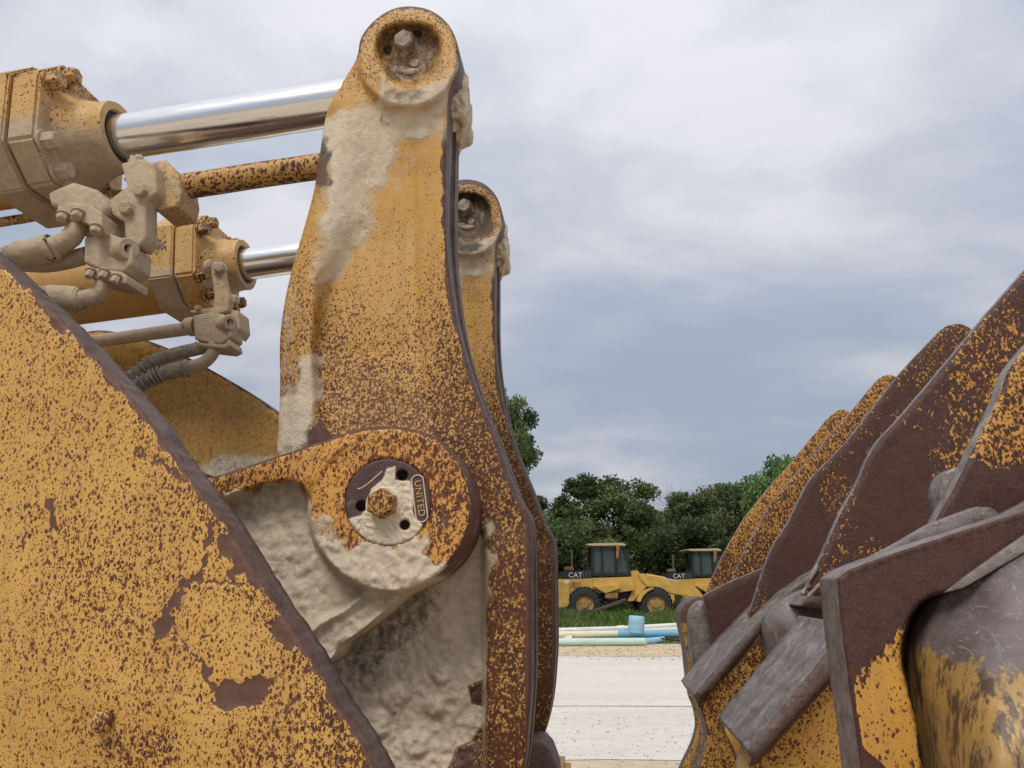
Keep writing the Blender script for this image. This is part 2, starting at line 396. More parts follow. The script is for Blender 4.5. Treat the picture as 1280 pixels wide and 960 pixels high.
def steel_edge():
    s = NT('worn_edge_steel'); v = s.map((1, 1, 1)); a = s.noise(30, 6, .7); vv = s.map((14, 60, 14)); st = s.noise(6, 4, .7, vv); sc = s.noise(9, 5, .7, s.map((3, 6, 9), (0, .8, 0)))
    c = s.mix(s.step(a, .5, .2), (.27, .232, .215), (.135, .108, .098)); c = s.mix(s.math('MULTIPLY', s.step(st, .55, .15), .08), c, (.36, .32, .30)); pit = s.noise(75, 4, .7); c = s.mix(s.math('MULTIPLY', s.step(pit, .60, .05), .55), c, (.085, .06, .052)); c = s.mix(s.math('MULTIPLY', s.step(s.noise(11, 7, .75), .57, .05), .5), c, (.40, .37, .345))
    c = s.mix(s.math('MULTIPLY', s.step(sc, .62, .04), .6), c, (.055, .035, .032))
    s.put(s.b.inputs['Base Color'], c); s.b.inputs['Metallic'].default_value = .25; s.put(s.b.inputs['Roughness'], s.math('MULTIPLY_ADD', a, .35, .38))
    s.put(s.b.inputs['Normal'], s.bump(s.math('ADD', a, s.math('MULTIPLY', sc, .5)), .7, .004)); return s.m
M['edge'] = steel_edge()
def armour_edge():                       # thickness of the arm plate and levers: brown worn steel
    s = NT('brown_worn_edge'); a = s.noise(24, 7, .7); f = s.noise(120, 4, .7)
    c = s.mix(s.step(a, .5, .2), (.155, .105, .092), (.082, .052, .043)); c = s.mix(s.math('MULTIPLY', s.step(f, .58, .06), .5), c, (.045, .022, .018))
    s.put(s.b.inputs['Base Color'], c); s.put(s.b.inputs['Roughness'], s.math('MULTIPLY_ADD', a, .4, .38)); s.b.inputs['Specular IOR Level'].default_value = .5
    s.put(s.b.inputs['Normal'], s.bump(s.math('ADD', s.math('MULTIPLY', f, .4), s.noise(12, 5, .7)), .9, .008)); return s.m
M['brownedge'] = armour_edge()
def chrome():
    s = NT('chrome'); s.b.inputs['Metallic'].default_value = 1; n = s.noise(5, 5, .7, s.map((1, 12, 12)))
    s.put(s.b.inputs['Base Color'], s.mix(s.step(n, .62, .12), (.80, .81, .83), (.52, .46, .38))); s.put(s.b.inputs['Roughness'], s.mixf(s.step(n, .55, .15), .16, .32)); return s.m
M['chrome'] = chrome()
M['blackrubber'] = simple('black_rubber', (.03, .028, .026), .8, 0, .2, 50, .002)
M['hole'] = simple('hole_black', (.02, .017, .014), .9, 0, .2, 90)  # near-black colour for the discs that mark holes
def scuffed_tube():
    s = NT('scuffed_tube_paint'); at = s.N.new('ShaderNodeAttribute'); at.attribute_name = 'wear'
    sp = s.N.new('ShaderNodeSeparateColor'); s.L.new(at.outputs['Color'], sp.inputs[0]); G = sp.outputs[1]
    run = s.noise(30, 6, .7, s.map((1.6, 1, .35))); run2 = s.noise(80, 5, .7, s.map((1.4, 1, .3))); a = s.noise(14, 6, .65); hair = s.noise(26, 4, .75, s.map((1, 1, 7), (0, .9, 0)), 1.2)
    sw = s.noise(22, 5, .8, s.map((4, 1, 1), (0, .3, 0)), 1.5)
    grey = s.mix(s.step(a, .5, .18), (.20, .165, .155), (.11, .083, .075)); grey = s.mix(s.math('MULTIPLY', s.step(sw, .60, .05), .6), grey, (.36, .33, .31)); grey = s.mix(s.math('MULTIPLY', s.step(hair, .62, .04), .45), grey, (.30, .27, .25))
    yel = s.mix(s.step(a, .5, .2), (.46, .27, .075), (.30, .19, .075))
    yel = s.mix(s.step(run, .53, .05), yel, (.085, .055, .035)); yel = s.mix(s.step(run2, .58, .04), yel, (.13, .095, .06))
    f = s.step(s.math('ADD', G, s.math('ADD', s.math('MULTIPLY', s.math('SUBTRACT', run, .5), 1.2), s.math('MULTIPLY', s.math('SUBTRACT', run2, .5), .9))), .5, .07)
    s.put(s.b.inputs['Base Color'], s.mix(f, yel, grey)); s.put(s.b.inputs['Roughness'], s.math('MULTIPLY_ADD', a, .35, .32)); s.b.inputs['Metallic'].default_value = .1
    s.put(s.b.inputs['Normal'], s.bump(s.math('ADD', run, a), .4, .003)); return s.m
M['scuff'] = scuffed_tube()

# ------------------------------------------------------------------ the big loader's linkage
machine = empty('wheel_loader', (0, 0, 0), -TH)
tag(machine, 'big rusty mud-caked yellow wheel loader, only its levers and chrome rods in view', 'wheel loader')
V0 = 1.62
# ---- tilt lever
LEV = [(446, 72), (452, 46), (470, 24), (492, 11), (515, 8), (540, 14), (560, 30), (571, 52), (574, 75), (568, 100), (560, 122),
       (559, 150), (558, 200), (557, 250), (558, 300), (563, 350), (571, 400), (584, 450), (600, 498), (619, 545), (636, 592), (648, 622), (659, 640), (663, 670), (664, 740),
       (664, 850), (661, 900), (655, 960), (642, 1020), (620, 1075), (600, 1090), (600, 1090), (400, 1090), (400, 1090), (395, 900), (395, 760), (360, 640), (347, 572), (348, 540), (350, 490), (350, 427), (353, 396), (359, 362),
       (368, 325), (380, 285), (392, 240), (398, 205), (404, 165), (409, 140), (416, 124), (432, 97)]
def rowlerp(y, tab): a = np.array(tab, float); return np.interp(y, a[:, 0], a[:, 1])
def lever_v(x, y):
    xi = rowlerp(y, [(120, 425), (150, 420), (200, 416), (240, 411), (277, 404), (302, 396), (358, 391), (440, 386), (505, 388), (545, 398), (580, 402)])
    xc = rowlerp(y, [(120, 470), (200, 470), (277, 466), (302, 452), (358, 410), (440, 400), (505, 406), (545, 425), (580, 440)])
    xr = rowlerp(y, [(120, 520), (300, 520), (380, 523), (443, 528), (484, 535), (530, 545), (580, 560)])
    xe = rowlerp(y, [(120, 562), (300, 558), (400, 571), (450, 584), (500, 600), (545, 618), (600, 640)])
    D = rowlerp(y, [(125, 0), (160, .018), (220, .042), (300, .055), (440, .052), (500, .040), (545, .025), (600, .02)])
    ch = sst(0, 1, (x-xi)/(xc-xi)); fl = D*ch
    rt = sst(-4, 4, x-xr); rr = np.clip((x-xr)/(xe-xr), 0, 1)
    d = fl*(1-rt) + rt*(D*.86*(1-rr*.62))
    # recess lower down, right of it the smooth flange
    low = sst(650, 690, y)
    rec = (1-sst(601, 611, x))*(.062+.006*np.sin(y*.05)) * sst(560, 700, y)
    rec *= .6+.4*sst(400, 600, x) + .25*sst(600, 500, x)*0
    d = d*(1-low) + low*rec
    # left lip faces a little away
    d += .018*sst(26, 0, x-rowlerp(y, [(140, 409), (240, 392), (325, 368), (400, 352), (560, 347)]))*sst(125, 150, y)
    # eye boss and its pocket
    r = np.hypot(x-510, y-72); d += -.028*(1-sst(60, 67, r))
    rp = np.hypot((x-511)/1.0, (y-66)/1.0); d += .040*(1-sst(32, 43, rp+2.5*np.sin(np.arctan2(y-66, x-511)*3)))-.010*(1-sst(8, 26, np.hypot(x-507, y-57)))-.004*fbm(x, y, .12, 6, 3)*(1-sst(30, 44, rp))
    # caked mud stands proud
    m = lever_mud(x, y)
    lump = fbm(x, y, .045, 2, 4)
    d -= m*(.0015+(.0012+.0035*sst(600, 700, y))*(lump+1))
    g = np.clip(fbm(x, y, .13, 8, 3), -1, 1)
    d -= low*(1-sst(598, 612, x))*(.0045*g)
    # dried clods in the recess
    for cx, cy, rr_ in [(551, 843, 12), (545, 884, 15), (492, 872, 18), (470, 905, 20), (520, 930, 18), (560, 790, 14)]:
        d -= .014*np.sqrt(np.maximum(0, 1-((x-cx)**2+(y-cy)**2)/rr_**2))
    d -= .0006*fbm(x, y, .02, 5, 2)
    return V0 + d
def warp(x, y, amp, sc):
    a = np.array([mnoise.noise((p*sc, q*sc, 1.7)) for p, q in zip(x.tolist(), y.tolist())]); b = np.array([mnoise.noise((p*sc, q*sc, 7.7)) for p, q in zip(x.tolist(), y.tolist())])
    return x+a*amp, y+b*amp
def lever_mud(x, y):
    x0_, y0_ = x, y
    x, y = warp(x, y, 16, .05)
    m = area(x, y, [(408, 138), (470, 132), (556, 140), (557, 175), (530, 166), (495, 190), (470, 240), (460, 290), (436, 325), (394, 370), (392, 320), (406, 262), (408, 215), (400, 185)], 26)
    m = np.maximum(m, .30*area(x, y, [(470, 132), (558, 140), (557, 200), (525, 230), (470, 250)], 30))
    m = np.maximum(m, .8*area(x, y, [(386, 440), (400, 452), (407, 490), (398, 520), (380, 560), (345, 575), (345, 520), (372, 470)], 12))
    m = np.maximum(m, area(x0_, y0_, [(395, 690), (420, 700), (560, 640), (585, 640), (611, 690), (608, 760), (607, 860), (606, 1100), (380, 1100)], 6))
    m = np.maximum(m, .75*area(x, y, [(470, 98), (500, 112), (535, 108), (556, 90), (566, 70), (572, 100), (561, 140), (520, 146), (480, 128)], 6))
    m = np.maximum(m, .62*blob(x, y, 606, 700, 12, 60)); m = np.maximum(m, .42*blob(x, y, 362, 440, 10, 120))
    return m
def lever_wear(x, y):
    R = rowlerp(y, [(0, .85), (110, .6), (140, .35), (230, .36), (300, .52), (380, .68), (440, .90), (490, 1.12), (560, 1.25), (960, 1.30)])
    R = R + .30*sst(520, 560, x)*sst(250, 420, y) + .15*sst(420, 350, x)*sst(200, 300, y)
    G = np.zeros(x.shape)
    dr = segd(*warp(x, y, 5, .06), LEV[10:27])
    G = np.maximum(G, .95*(1-sst(3, 8, dr))*sst(140, 180, y)); G = np.maximum(G, .8*(1-sst(1.5, 4, segd(x, y, LEV[:11]))))
    G = np.maximum(G, .75*area(x, y, [(655, 640), (655, 1000), (680, 1000), (680, 640)], 4))
    G = np.maximum(G, .12*sst(600, 655, x)*sst(560, 640, y)); G = np.maximum(G, .25*sst(880, 960, y)*sst(600, 612, x))
    G = np.maximum(G, .8*area(x, y, [(398, 520), (420, 548), (395, 560), (372, 556)], 7))
    B = lever_mud(x, y)
    hole = area(x, y, [(560, 962), (570, 935), (592, 925), (603, 905), (604, 1000), (560, 1000)], 5) + area(x, y, [(584, 858), (603, 850), (604, 885), (590, 880)], 4)
    B = B*(1-np.clip(hole, 0, 1)); G = np.maximum(G, .6*np.clip(hole, 0, 1))
    wx, wy = warp(x, y, 12, .09)
    A = .75*blob(wx, wy, 402, 205, 14, 46) + .35*blob(wx, wy, 395, 320, 8, 60)
    A = np.maximum(A, .62*(1-sst(34, 44, np.hypot(wx-511, wy-66)))); A = np.maximum(A, .55*blob(x, y, 505, 118, 34, 12)); A = np.maximum(A, .5*blob(wx, wy, 481, 150, 6, 10)); A = np.maximum(A, .42*(1-sst(40, 50, np.hypot(wx-511, wy-68))))
    A = np.maximum(A, .5*area(x, y, [(420, 800), (540, 700), (560, 760), (470, 860), (430, 860)], 25))
    return np.stack([R, G, B, A], -1)
lever = relief('tilt_lever', LEV, lever_v, V0+.082, lever_wear, 3.2, M['cast'], machine, bev=(5, .010), edge_wear=(.3, 1, 0, 0), edge_mat=M['brownedge'])
def uzprism(name, uz, v0, v1, mat, parent, wear, bevel=.006):
    bm = bmesh.new(); a = [bm.verts.new((q[0], v0, q[1])) for q in uz]; b = [bm.verts.new((q[0], v1, q[1])) for q in uz]; n = len(a)
    bm.faces.new(a); bm.faces.new(b[::-1])
    for i in range(n): bm.faces.new((a[i], b[i], b[(i+1) % n], a[(i+1) % n]))
    bmesh.ops.recalc_face_normals(bm, faces=bm.faces)
    if bevel:
        e = [e for e in bm.edges if abs((e.verts[0].co-e.verts[1].co).y) < 1e-6]
        bmesh.ops.bevel(bm, geom=e, offset=bevel, segments=3, affect='EDGES')
    return bmobj(name, bm, mat, parent, wear)
Olev = resample(LEV, 12); OL = MP(Olev[:, 0], Olev[:, 1], V0+.01)[:, [0, 2]]
# the far cheek of the fork, with its knuckle, and the web between the cheeks
K = [tuple(p) for p in OL]
uzprism('rear_cheek', K, V0+.118, V0+.185, M['brownedge'], lever, (.3, 1, 0, 0), .010)
ctr = OL.mean(0)
web = [tuple(q) for q, p in zip(OL, Olev) if p[1] > 205]
wc = np.array(web); wm = wc.mean(0)
shr = [((q[0]-.012 if q[0] > wm[0]-.05 else q[0]+.012), q[1]) for q in web]
uzprism('web', shr, V0+.083, V0+.117, M['brownedge'], lever, (.3, 1, .2, 0), 0)
# dirt-packed knuckle at the rear of the eye
def lump_blob(name, c, r, mat, parent, wear, amp=.3, seed=0, sub=4, fs=1.0):
    bm = bmesh.new(); bmesh.ops.create_icosphere(bm, subdivisions=sub, radius=1)
    for v in bm.verts:
        n = mnoise.fractal(v.co*1.7*fs+Vector((seed, 0, 0)), .8, 2.1, 5); v.co = v.co*(1+amp*n)
        v.co = Vector((v.co.x*r[0], v.co.y*r[1], v.co.z*r[2])) + c
    return bmobj(name, bm, mat, parent, wear, True, 180)
kn = P1(574, 118, V0+.10); 
lump_blob('packed_dirt', kn+Vector((-.012, 0, -.015)), (.042, .055, .085), M['cast'], lever, (.3, 0, .95, .35), .35, 3)
lump_blob('packed_dirt', P1(570, 150, V0+.16), (.045, .035, .11), M['cast'], lever, (.3, .2, .8, .30), .3, 9)
# pin retaining plate in the eye
pc = P1(510, 63, V0+.020)
lathe('pin_plate', pc, Vector((0, -1, 0)), [(-.03, .058), (0, .058), (.008, .050), (.012, .030), (.020, .027), (.021, .0)], M['cast'], lever, 40, (.2, .9, .42, .42), 60, .006)
bolt('bolt', P1(508, 57, V0+.004), Vector((-.05, -1, -.05)), .029, .032, M['cast'], lever, (.2, 1.0, .40, .12), False, .3)
for hx, hy in [(522, 43), (485, 62), (518, 79)]:
    lathe('bolt_hole', P1(hx, hy, V0+.010), Vector((0, -1, 0)), [(0, .0120), (.003, .0120), (.0035, .010)], M['hole'] if hy < 70 else M['cast'], lever, 18, (.2, 0, .8, .5))
lump_blob('packed_dirt', P1(505, 93, V0+.028), (.060, .02, .022), M['cast'], lever, (0, .2, .9, .5), .35, 5)
lump_blob('packed_dirt', P1(541, 74, V0+.028), (.022, .02, .05), M['cast'], lever, (0, .2, .9, .6), .35, 15)
lever2 = copy_tree(lever, machine); lever2.location = (0, .89, 0)
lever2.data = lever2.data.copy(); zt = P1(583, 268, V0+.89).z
def far_dirt_shade(me):  # far lever top painted darker and browner: dirt plus the boss's shade
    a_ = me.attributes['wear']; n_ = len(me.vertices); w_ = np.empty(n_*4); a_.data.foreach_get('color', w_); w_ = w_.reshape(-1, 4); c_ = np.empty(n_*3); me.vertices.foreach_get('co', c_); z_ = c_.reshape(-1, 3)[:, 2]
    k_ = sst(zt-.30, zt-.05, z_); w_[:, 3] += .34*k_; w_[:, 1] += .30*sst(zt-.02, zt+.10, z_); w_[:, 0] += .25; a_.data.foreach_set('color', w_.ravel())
far_dirt_shade(lever2.data)
lever2['label'] = 'far tilt lever seen behind the near one, darker and dirtier'
lever['label'] = 'near tilt lever with mud down its upper face and dense rust lower'

# ---- link arm with its big round eye
LINK = [(267, 596), (267, 596), (300, 586), (335, 574), (372, 562), (405, 551), (428, 543), (455, 535), (490, 533), (522, 538), (548, 549), (570, 569), (585, 595), (591, 626), (588, 655), (578, 682), (562, 705), (537, 725),
        (512, 739), (500, 747), (478, 765), (450, 788), (425, 806), (414, 822), (400, 832), (340, 850), (260, 850), (200, 850), (200, 850), (200, 615), (200, 615)]
LV = 1.500
def link_ring(x, y): return 1-sst(100, 106, np.hypot(x-489, y-637))
def link_v(x, y):
    d = np.full(x.shape, .012)
    rib_top = segd(x, y, [(200, 618), (267, 603), (340, 582), (400, 565), (430, 552)])
    # recessed web between the ribs and the ring
    web = area(x, y, [(240, 640), (290, 621), (330, 607), (361, 603), (378, 608), (387, 624), (389, 650), (393, 672), (406, 694), (425, 716), (450, 735), (452, 742), (430, 760), (400, 776), (385, 790), (240, 860)], 4)
    d += .060*web
    # lower rib leans outwards
    rb = area(x, y, [(520, 736), (470, 768), (414, 822), (395, 840), (385, 792), (420, 770), (455, 748), (490, 745)], 6); d += .028*rb
    r = np.hypot(x-489, y-637); d = d*(1-link_ring(x, y)) - .012*link_ring(x, y)
    rc = np.hypot(x-485, y-627.5); d += .045*(1-sst(50, 54, rc))
    m = link_mud(x, y); d -= m*(.003+.006*fbm(x, y, .07, 4, 4))
    d -= .010*near(x, y, [(391, 600), (405, 575), (428, 553)], 5)
    d -= .0008*fbm(x, y, .05, 6, 3)
    return LV + d
def link_mud(x, y):
    x, y = warp(x, y, 10, .07)
    m = area(x, y, [(240, 640), (290, 618), (330, 606), (363, 602), (384, 612), (391, 650), (402, 690), (425, 715), (450, 738), (400, 860), (200, 860)], 5)
    m = np.maximum(m, area(x, y, [(390, 668), (425, 676), (438, 690), (450, 672), (470, 678), (505, 680), (520, 668), (534, 676), (532, 700), (560, 708), (520, 760), (400, 850), (380, 760)], 7))
    m = np.maximum(m, .55*blob(x, y, 407, 668, 22, 30))
    return m
def link_wear(x, y):
    R = np.full(x.shape, .95) + .30*blob(x, y, 540, 590, 70); R += .1*sst(420, 300, x)
    ang = np.hypot(x-489, y-637)
    G = .75*(1-sst(2, 6, segd(x, y, LINK[1:18]))); G = np.maximum(G, .34*area(x, y, [(470, 535), (540, 545), (590, 600), (590, 660), (565, 700), (548, 660), (560, 610), (530, 570)], 18))
    G = np.maximum(G, .45*blob(x, y, 560, 655, 22, 30))
    B = link_mud(x, y)
    return np.stack([R, G, B, .0*R], -1)
lk = relief('link_arm', LINK, link_v, V0+.02, link_wear, 3.2, machine_paint('link_paint', (.60, .30, .06), speck=155, rust=(.15, .035, .012), dust=.2, bare=(.085, .038, .028)), machine, bev=(5, .009), edge_wear=lambda x, y: np.stack([.8+0*x, .9+0*x, 1.15*sst(560, 520, x)*sst(690, 730, y)+.25, 0*x], -1))
lk['label'] = 'link arm ending in a round pin eye, its web packed with pale mud'
# cap over the pin
cc = P1(485, 627.5, LV+.002); CR = (P1(540, 627.5, LV)-P1(430, 627.5, LV)).length/2
pxm = CR/55
def capcircle(): return [(485+54*math.cos(t), 627.5+54*math.sin(t)) for t in np.linspace(0, 2*math.pi, 48, endpoint=False)]
holes = [(452, 633), (503, 594), (506, 656)]
def cap_v(x, y):
    d = np.zeros(x.shape)
    for hx, hy in holes: d += .030*(1-sst(5.6, 7.4, np.hypot(x-hx, y-hy)))
    B = cap_mud(x, y); d -= B*(.003+.003*fbm(x, y, .2, 3, 3))
    d -= .012*np.exp(-(np.hypot(x-483, y-632)/20)**4)*0.6
    return LV-.014 + d
def cap_mud(x, y):
    m = area(x, y, [(434, 650), (452, 645), (462, 630), (464, 612), (478, 600), (484, 586), (494, 583), (494, 600), (512, 602), (517, 612), (516, 640), (520, 650), (528, 656), (525, 668), (505, 682), (480, 686), (455, 678)], 3)
    for hx, hy in holes: m = m*(sst(5, 7, np.hypot(x-hx, y-hy)))
    return m
def cap_wear(x, y):
    A = np.zeros(x.shape)
    for hx, hy in holes: A = np.maximum(A, 1.3*(1-sst(4, 6.5, np.hypot(x-hx, y-hy))))  # alpha paints the shade inside the holes
    return np.stack([0*x, 1.3+0*x, cap_mud(x, y)*1.1+.25*blob(x, y, 445, 640, 16, 25), A], -1)
M['cap'] = machine_paint('pin_cap_steel', (.5, .28, .08), bare=(.058, .034, .034), mud=(.66, .57, .44), speck=140, mudlump=.35)
cap = relief('pin_cap', capcircle(), cap_v, LV+.038, cap_wear, 1.5, M['cap'], lk, bev=(2.5, .004), edge_wear=(0, .8, .5, 0))
bolt('bolt', P1(481, 630, LV-.020), Vector((-.04, -1, -.04)), .030, .036, M['cast'], lk, (1.0, .2, .1, 0), False, .25)
lathe('bolt_collar', P1(481.5, 631, LV-.012), Vector((0, -1, 0)), [(-.01, .042), (.004, .040), (.009, .033)], M['cap'], lk, 32, (0, 0, 1.1, 0))
# raised lettering on the cap, running downwards
def text_mesh(name, s, size, depth, mat, parent, Mx, wear=None, res=3):
    cu = bpy.data.curves.new('text', 'FONT'); cu.body = s; cu.size = size; cu.extrude = depth; cu.align_x = 'CENTER'; cu.align_y = 'CENTER'; cu.resolution_u = res; cu.space_character = 1.05
    t = bpy.data.objects.new('text_tmp', cu); C.objects.link(t); bpy.context.view_layer.update()
    me = bpy.data.meshes.new_from_object(t.evaluated_get(bpy.context.evaluated_depsgraph_get()))
    bpy.data.objects.remove(t); me.name = name; me.transform(Mx)
    if wear is not None: set_wear(me, wear)
    me.materials.clear(); return link(name, me, parent, [mat])
a = P1(522, 603, LV-.0145); b = P1(527, 643, LV-.0145)
dx = (b-a).normalized(); nz = Vector((0, -1, 0)); dy = nz.cross(dx)
Mx = Matrix.Translation((a+b)/2) @ Matrix((dx, dy, nz)).transposed().to_4x4()
text_mesh('embossed_lettering', 'UNITED', .0200, .0009, M['cap'], lk, Mx, (0, 0, .38, 0))
Ls = (b-a).length/2+.004
st = [(a+b)/2+dx*(Ls*sgn_+.011*math.cos(t))+dy*(.012*math.sin(t)) for sgn_, t in [(1, math.pi/2-k*math.pi/8) for k in range(9)]+[(-1, -math.pi/2-k*math.pi/8) for k in range(9)]]
tube('embossed_outline', st+[st[0]], .0013, M['cap'], lk, (0, 0, .8, 0), 8, 2)
tube('weld_bead', [P1(x, y, LV-.013) for x, y in [(447, 611), (452, 610), (462, 603), (470, 596), (478, 589)]], .0018, M['cap'], lk, (0, 0, .5, 0), 8, 3)

# ---- lift arm plates
ARM = [(0, 326), (66, 388), (110, 434), (150, 480), (184, 520), (208, 556), (246, 606), (287, 662), (318, 712), (342, 752), (381, 808), (424, 884), (456, 930), (476, 970), (510, 1030), (540, 1090), (540, 1090), (-150, 1090), (-150, 1090), (-150, 190), (-150, 190), (-50, 282)]
AV = 1.25
def arm_v(x, y):
    d = .0012*fbm(x, y, .012, 4, 2)
    # lower corner is dished: a soft fold runs in from the left edge
    f = (y-820)-(x*.30); d = d + .030*sst(-10, 160, f)*(1-sst(200, 420, x))
    ins = np.clip(1-np.hypot(x-129, y-901)/16, 0, 1); d = d + .004*ins
    patch = arm_patch(x, y); return AV + d + .0018*patch
def arm_patch(x, y):
    g = near(x, y, [(208, 790), (206, 770), (222, 745), (232, 728), (250, 722)], 5.5)
    g = np.maximum(g, 1.3*area(x, y, [(193, 780), (208, 766), (218, 775), (212, 792), (198, 797)], 4))
    g = np.maximum(g, .9*near(x, y, [(250, 722), (256, 706), (256, 696)], 2.5)); g = np.maximum(g, near(x, y, [(245, 725), (270, 727), (300, 729), (322, 734)], 3))
    g = np.maximum(g, .9*near(x, y, [(214, 790), (235, 808), (252, 826), (262, 838)], 3)); g = np.maximum(g, near(x, y, [(256, 832), (258, 850), (275, 862)], 4.5))
    g = np.maximum(g, 1.3*area(x, y, [(268, 862), (284, 848), (300, 854), (325, 846), (342, 852), (330, 868), (326, 884), (300, 882), (280, 890), (266, 878)], 4))
    g = np.maximum(g, 1.2*blob(x, y, 74, 407, 13, 11)); g = np.maximum(g, 1.1*blob(x, y, 115, 440, 11, 7)); g = np.maximum(g, 1.1*blob(x, y, 208, 553, 9, 12)); g = np.maximum(g, 1.1*blob(x, y, 33, 357, 8, 5))
    g = np.maximum(g, 1.2*area(x, y, [(275, 668), (292, 670), (300, 690), (318, 700), (325, 730), (304, 720), (285, 722), (290, 700), (272, 690)], 4))
    g = np.maximum(g, 1.2*area(x, y, [(338, 780), (352, 770), (385, 806), (372, 811), (356, 808), (348, 798), (338, 792)], 3))
    g = np.maximum(g, .8*near(x, y, [(60, 625), (66, 655), (64, 665)], 5)); g = np.maximum(g, .6*near(x, y, [(66, 640), (66, 605)], 1.8)); g = np.maximum(g, .6*near(x, y, [(58, 690), (52, 730)], 2))
    g = np.maximum(g, .8*near(x, y, [(262, 650), (266, 665), (256, 685)], 4)); g = np.maximum(g, .55*near(x, y, [(170, 565), (200, 580), (230, 600)], 6))
    g = np.maximum(g, .8*blob(x, y, 172, 560, 5, 9))
    for p in [[(250, 800), (262, 792), (276, 780)], [(355, 890), (372, 868)], [(190, 950), (205, 915)], [(85, 570), (100, 600), (96, 630)], [(20, 700), (34, 660)], [(45, 615), (30, 640)], [(175, 960), (215, 905)], [(12, 900), (30, 865)], [(230, 560), (248, 585)]]:
        g = np.maximum(g, .58*near(x, y, p, 2.2))
    return g
def arm_wear(x, y):
    R = .70 + .0*x
    R = R + .12*blob(x, y, 150, 700, 120) + .10*sst(0, 500, y-400)
    R += .22*sst(60, 0, segd(x, y, ARM[:15]))*sst(560, 900, y) + .14*sst(50, 0, segd(x, y, ARM[:15]))
    R += .22*area(x, y, [(300, 960), (330, 900), (420, 870), (480, 960)], 30) + .3*blob(x, y, 180, 940, 60, 30) - .12*sst(200, 0, x)*sst(700, 900, y)
    G = np.clip(arm_patch(*warp(x, y, 7, .12)), 0, 1.2); de = segd(*warp(x, y, 9, .05), ARM[:16])
    G = np.maximum(G, 1.1*(1-sst(2, 8, de))); G = np.maximum(G, .5*(1-sst(4, 16, de)))
    return np.stack([R, G, 0*x, 0*x], -1)
arm = relief('lift_arm', ARM, arm_v, AV+.085, arm_wear, 3.1, M['plate'], machine, bev=(7, .010), rough=1.6, edge_wear=(.3, 1, 0, 0), edge_rows=3, edge_mat=M['brownedge'])
arm['label'] = 'near lift arm plate with rust-speckled face and worn brown edge'
lathe('rivet', P1(129, 901, AV+.004), Vector((0, -1, 0)), [(0, .019), (.006, .0185), (.012, .015), (.016, .009), (.0175, 0.001)], M['plate'], arm, 24, (1.1, .5, .1, .15), 180)
# far arm
FARM = [(60, 440), (100, 418), (121, 413), (150, 416), (191, 428), (225, 442), (256, 458), (309, 489), (349, 517), (400, 560), (440, 640), (440, 640), (430, 900), (430, 900), (60, 900), (60, 900)]
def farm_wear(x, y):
    R = .5+0*x; B = area(x, y, [(250, 585), (275, 568), (300, 570), (345, 570), (345, 640), (240, 640)], 9); return np.stack([R, .8*(1-sst(1.5, 4, segd(x, y, FARM[:10]))), B*.9, .36+0*x], -1)  # alpha: even dark film, the far arm's shade put into the colour
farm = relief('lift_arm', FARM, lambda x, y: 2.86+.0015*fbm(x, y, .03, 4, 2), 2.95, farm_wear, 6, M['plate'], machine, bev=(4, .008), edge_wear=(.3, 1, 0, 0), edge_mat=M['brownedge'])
farm['label'] = 'far lift arm plate, mostly in shade behind the hoses'

# ---- hydraulic cylinder
CV = V0+.092
A0 = P1(150, 172, CV); A1 = P1(413, 131, CV); AX = (A1-A0).normalized()
RR = (P1(414, 103, CV)-P1(409, 160, CV)).length/2*.85
UP = Vector((-AX.z, 0, AX.x)); SD = Vector((0, 1, 0))
def CA(s, up=0, side=0): return A0 + AX*s + UP*up + SD*side
cylp = lathe('hydraulic_cylinder', CA(0), AX, [(-2.2, .147), (-.245, .147)], M['cyl'], machine, 56, (.22, 0, .15, 0), 40)
def wear_by_height(o, f):
    me = o.data; a = me.attributes['wear']; n = len(me.vertices); co = np.empty(n*3); me.vertices.foreach_get('co', co); co = co.reshape(-1, 3)
    a.data.foreach_set('color', np.asarray(f(co), float).ravel())
def octo(s0, s1, h, ch, name, wear, bev=.005):
    bm = bmesh.new(); q = []
    for t in range(4):
        c, s_ = [(1, 1), (-1, 1), (-1, -1), (1, -1)][t]
        pts = [(c*h, s_*(h-ch)), (c*(h-ch), s_*h)] if t % 2 == 0 else [(c*(h-ch), s_*h), (c*h, s_*(h-ch))]
        q += pts
    A = [bm.verts.new(CA(s0, b, a_)) for a_, b in q]; B = [bm.verts.new(CA(s1, b, a_)) for a_, b in q]; n = len(A)
    bm.faces.new(A); bm.faces.new(B[::-1])
    for i in range(n): bm.faces.new((A[i], A[(i+1) % n], B[(i+1) % n], B[i]))
    bmesh.ops.recalc_face_normals(bm, faces=bm.faces); bmesh.ops.bevel(bm, geom=list(bm.edges), offset=bev, segments=2, affect='EDGES')
    bmesh.ops.subdivide_edges(bm, edges=list(bm.edges), cuts=3, use_grid_fill=True)
    return bmobj(name, bm, M['cyl'], cylp, wear)
def fl_wear(co):
    h = (co-np.array(CA(0)))@np.array(UP); mud = .85*sst(.03, -.11, h); top = .9*sst(.13, .17, h)
    return np.stack([.55+.3*(h > .1), .38*top, mud+.1, .0*h+.12*(h < -.1)], -1)
o = octo(-.285, -.190, .192, .090, 'flange', (.6, .1, .2, 0)); wear_by_height(o, fl_wear)
o = octo(-.188, -.108, .184, .085, 'flange', (.6, .1, .2, 0), .008); wear_by_height(o, fl_wear)
gl = lathe('gland', CA(0), AX, [(-.11, .138), (-.100, .130), (-.080, .114), (-.045, .102), (-.02, .098), (.0, .100), (.006, .097), (.006, .076), (-.012, .072), (-.012, .045)], M['cyl'], cylp, 56, (.35, 0, .4, 0), 40, .003)
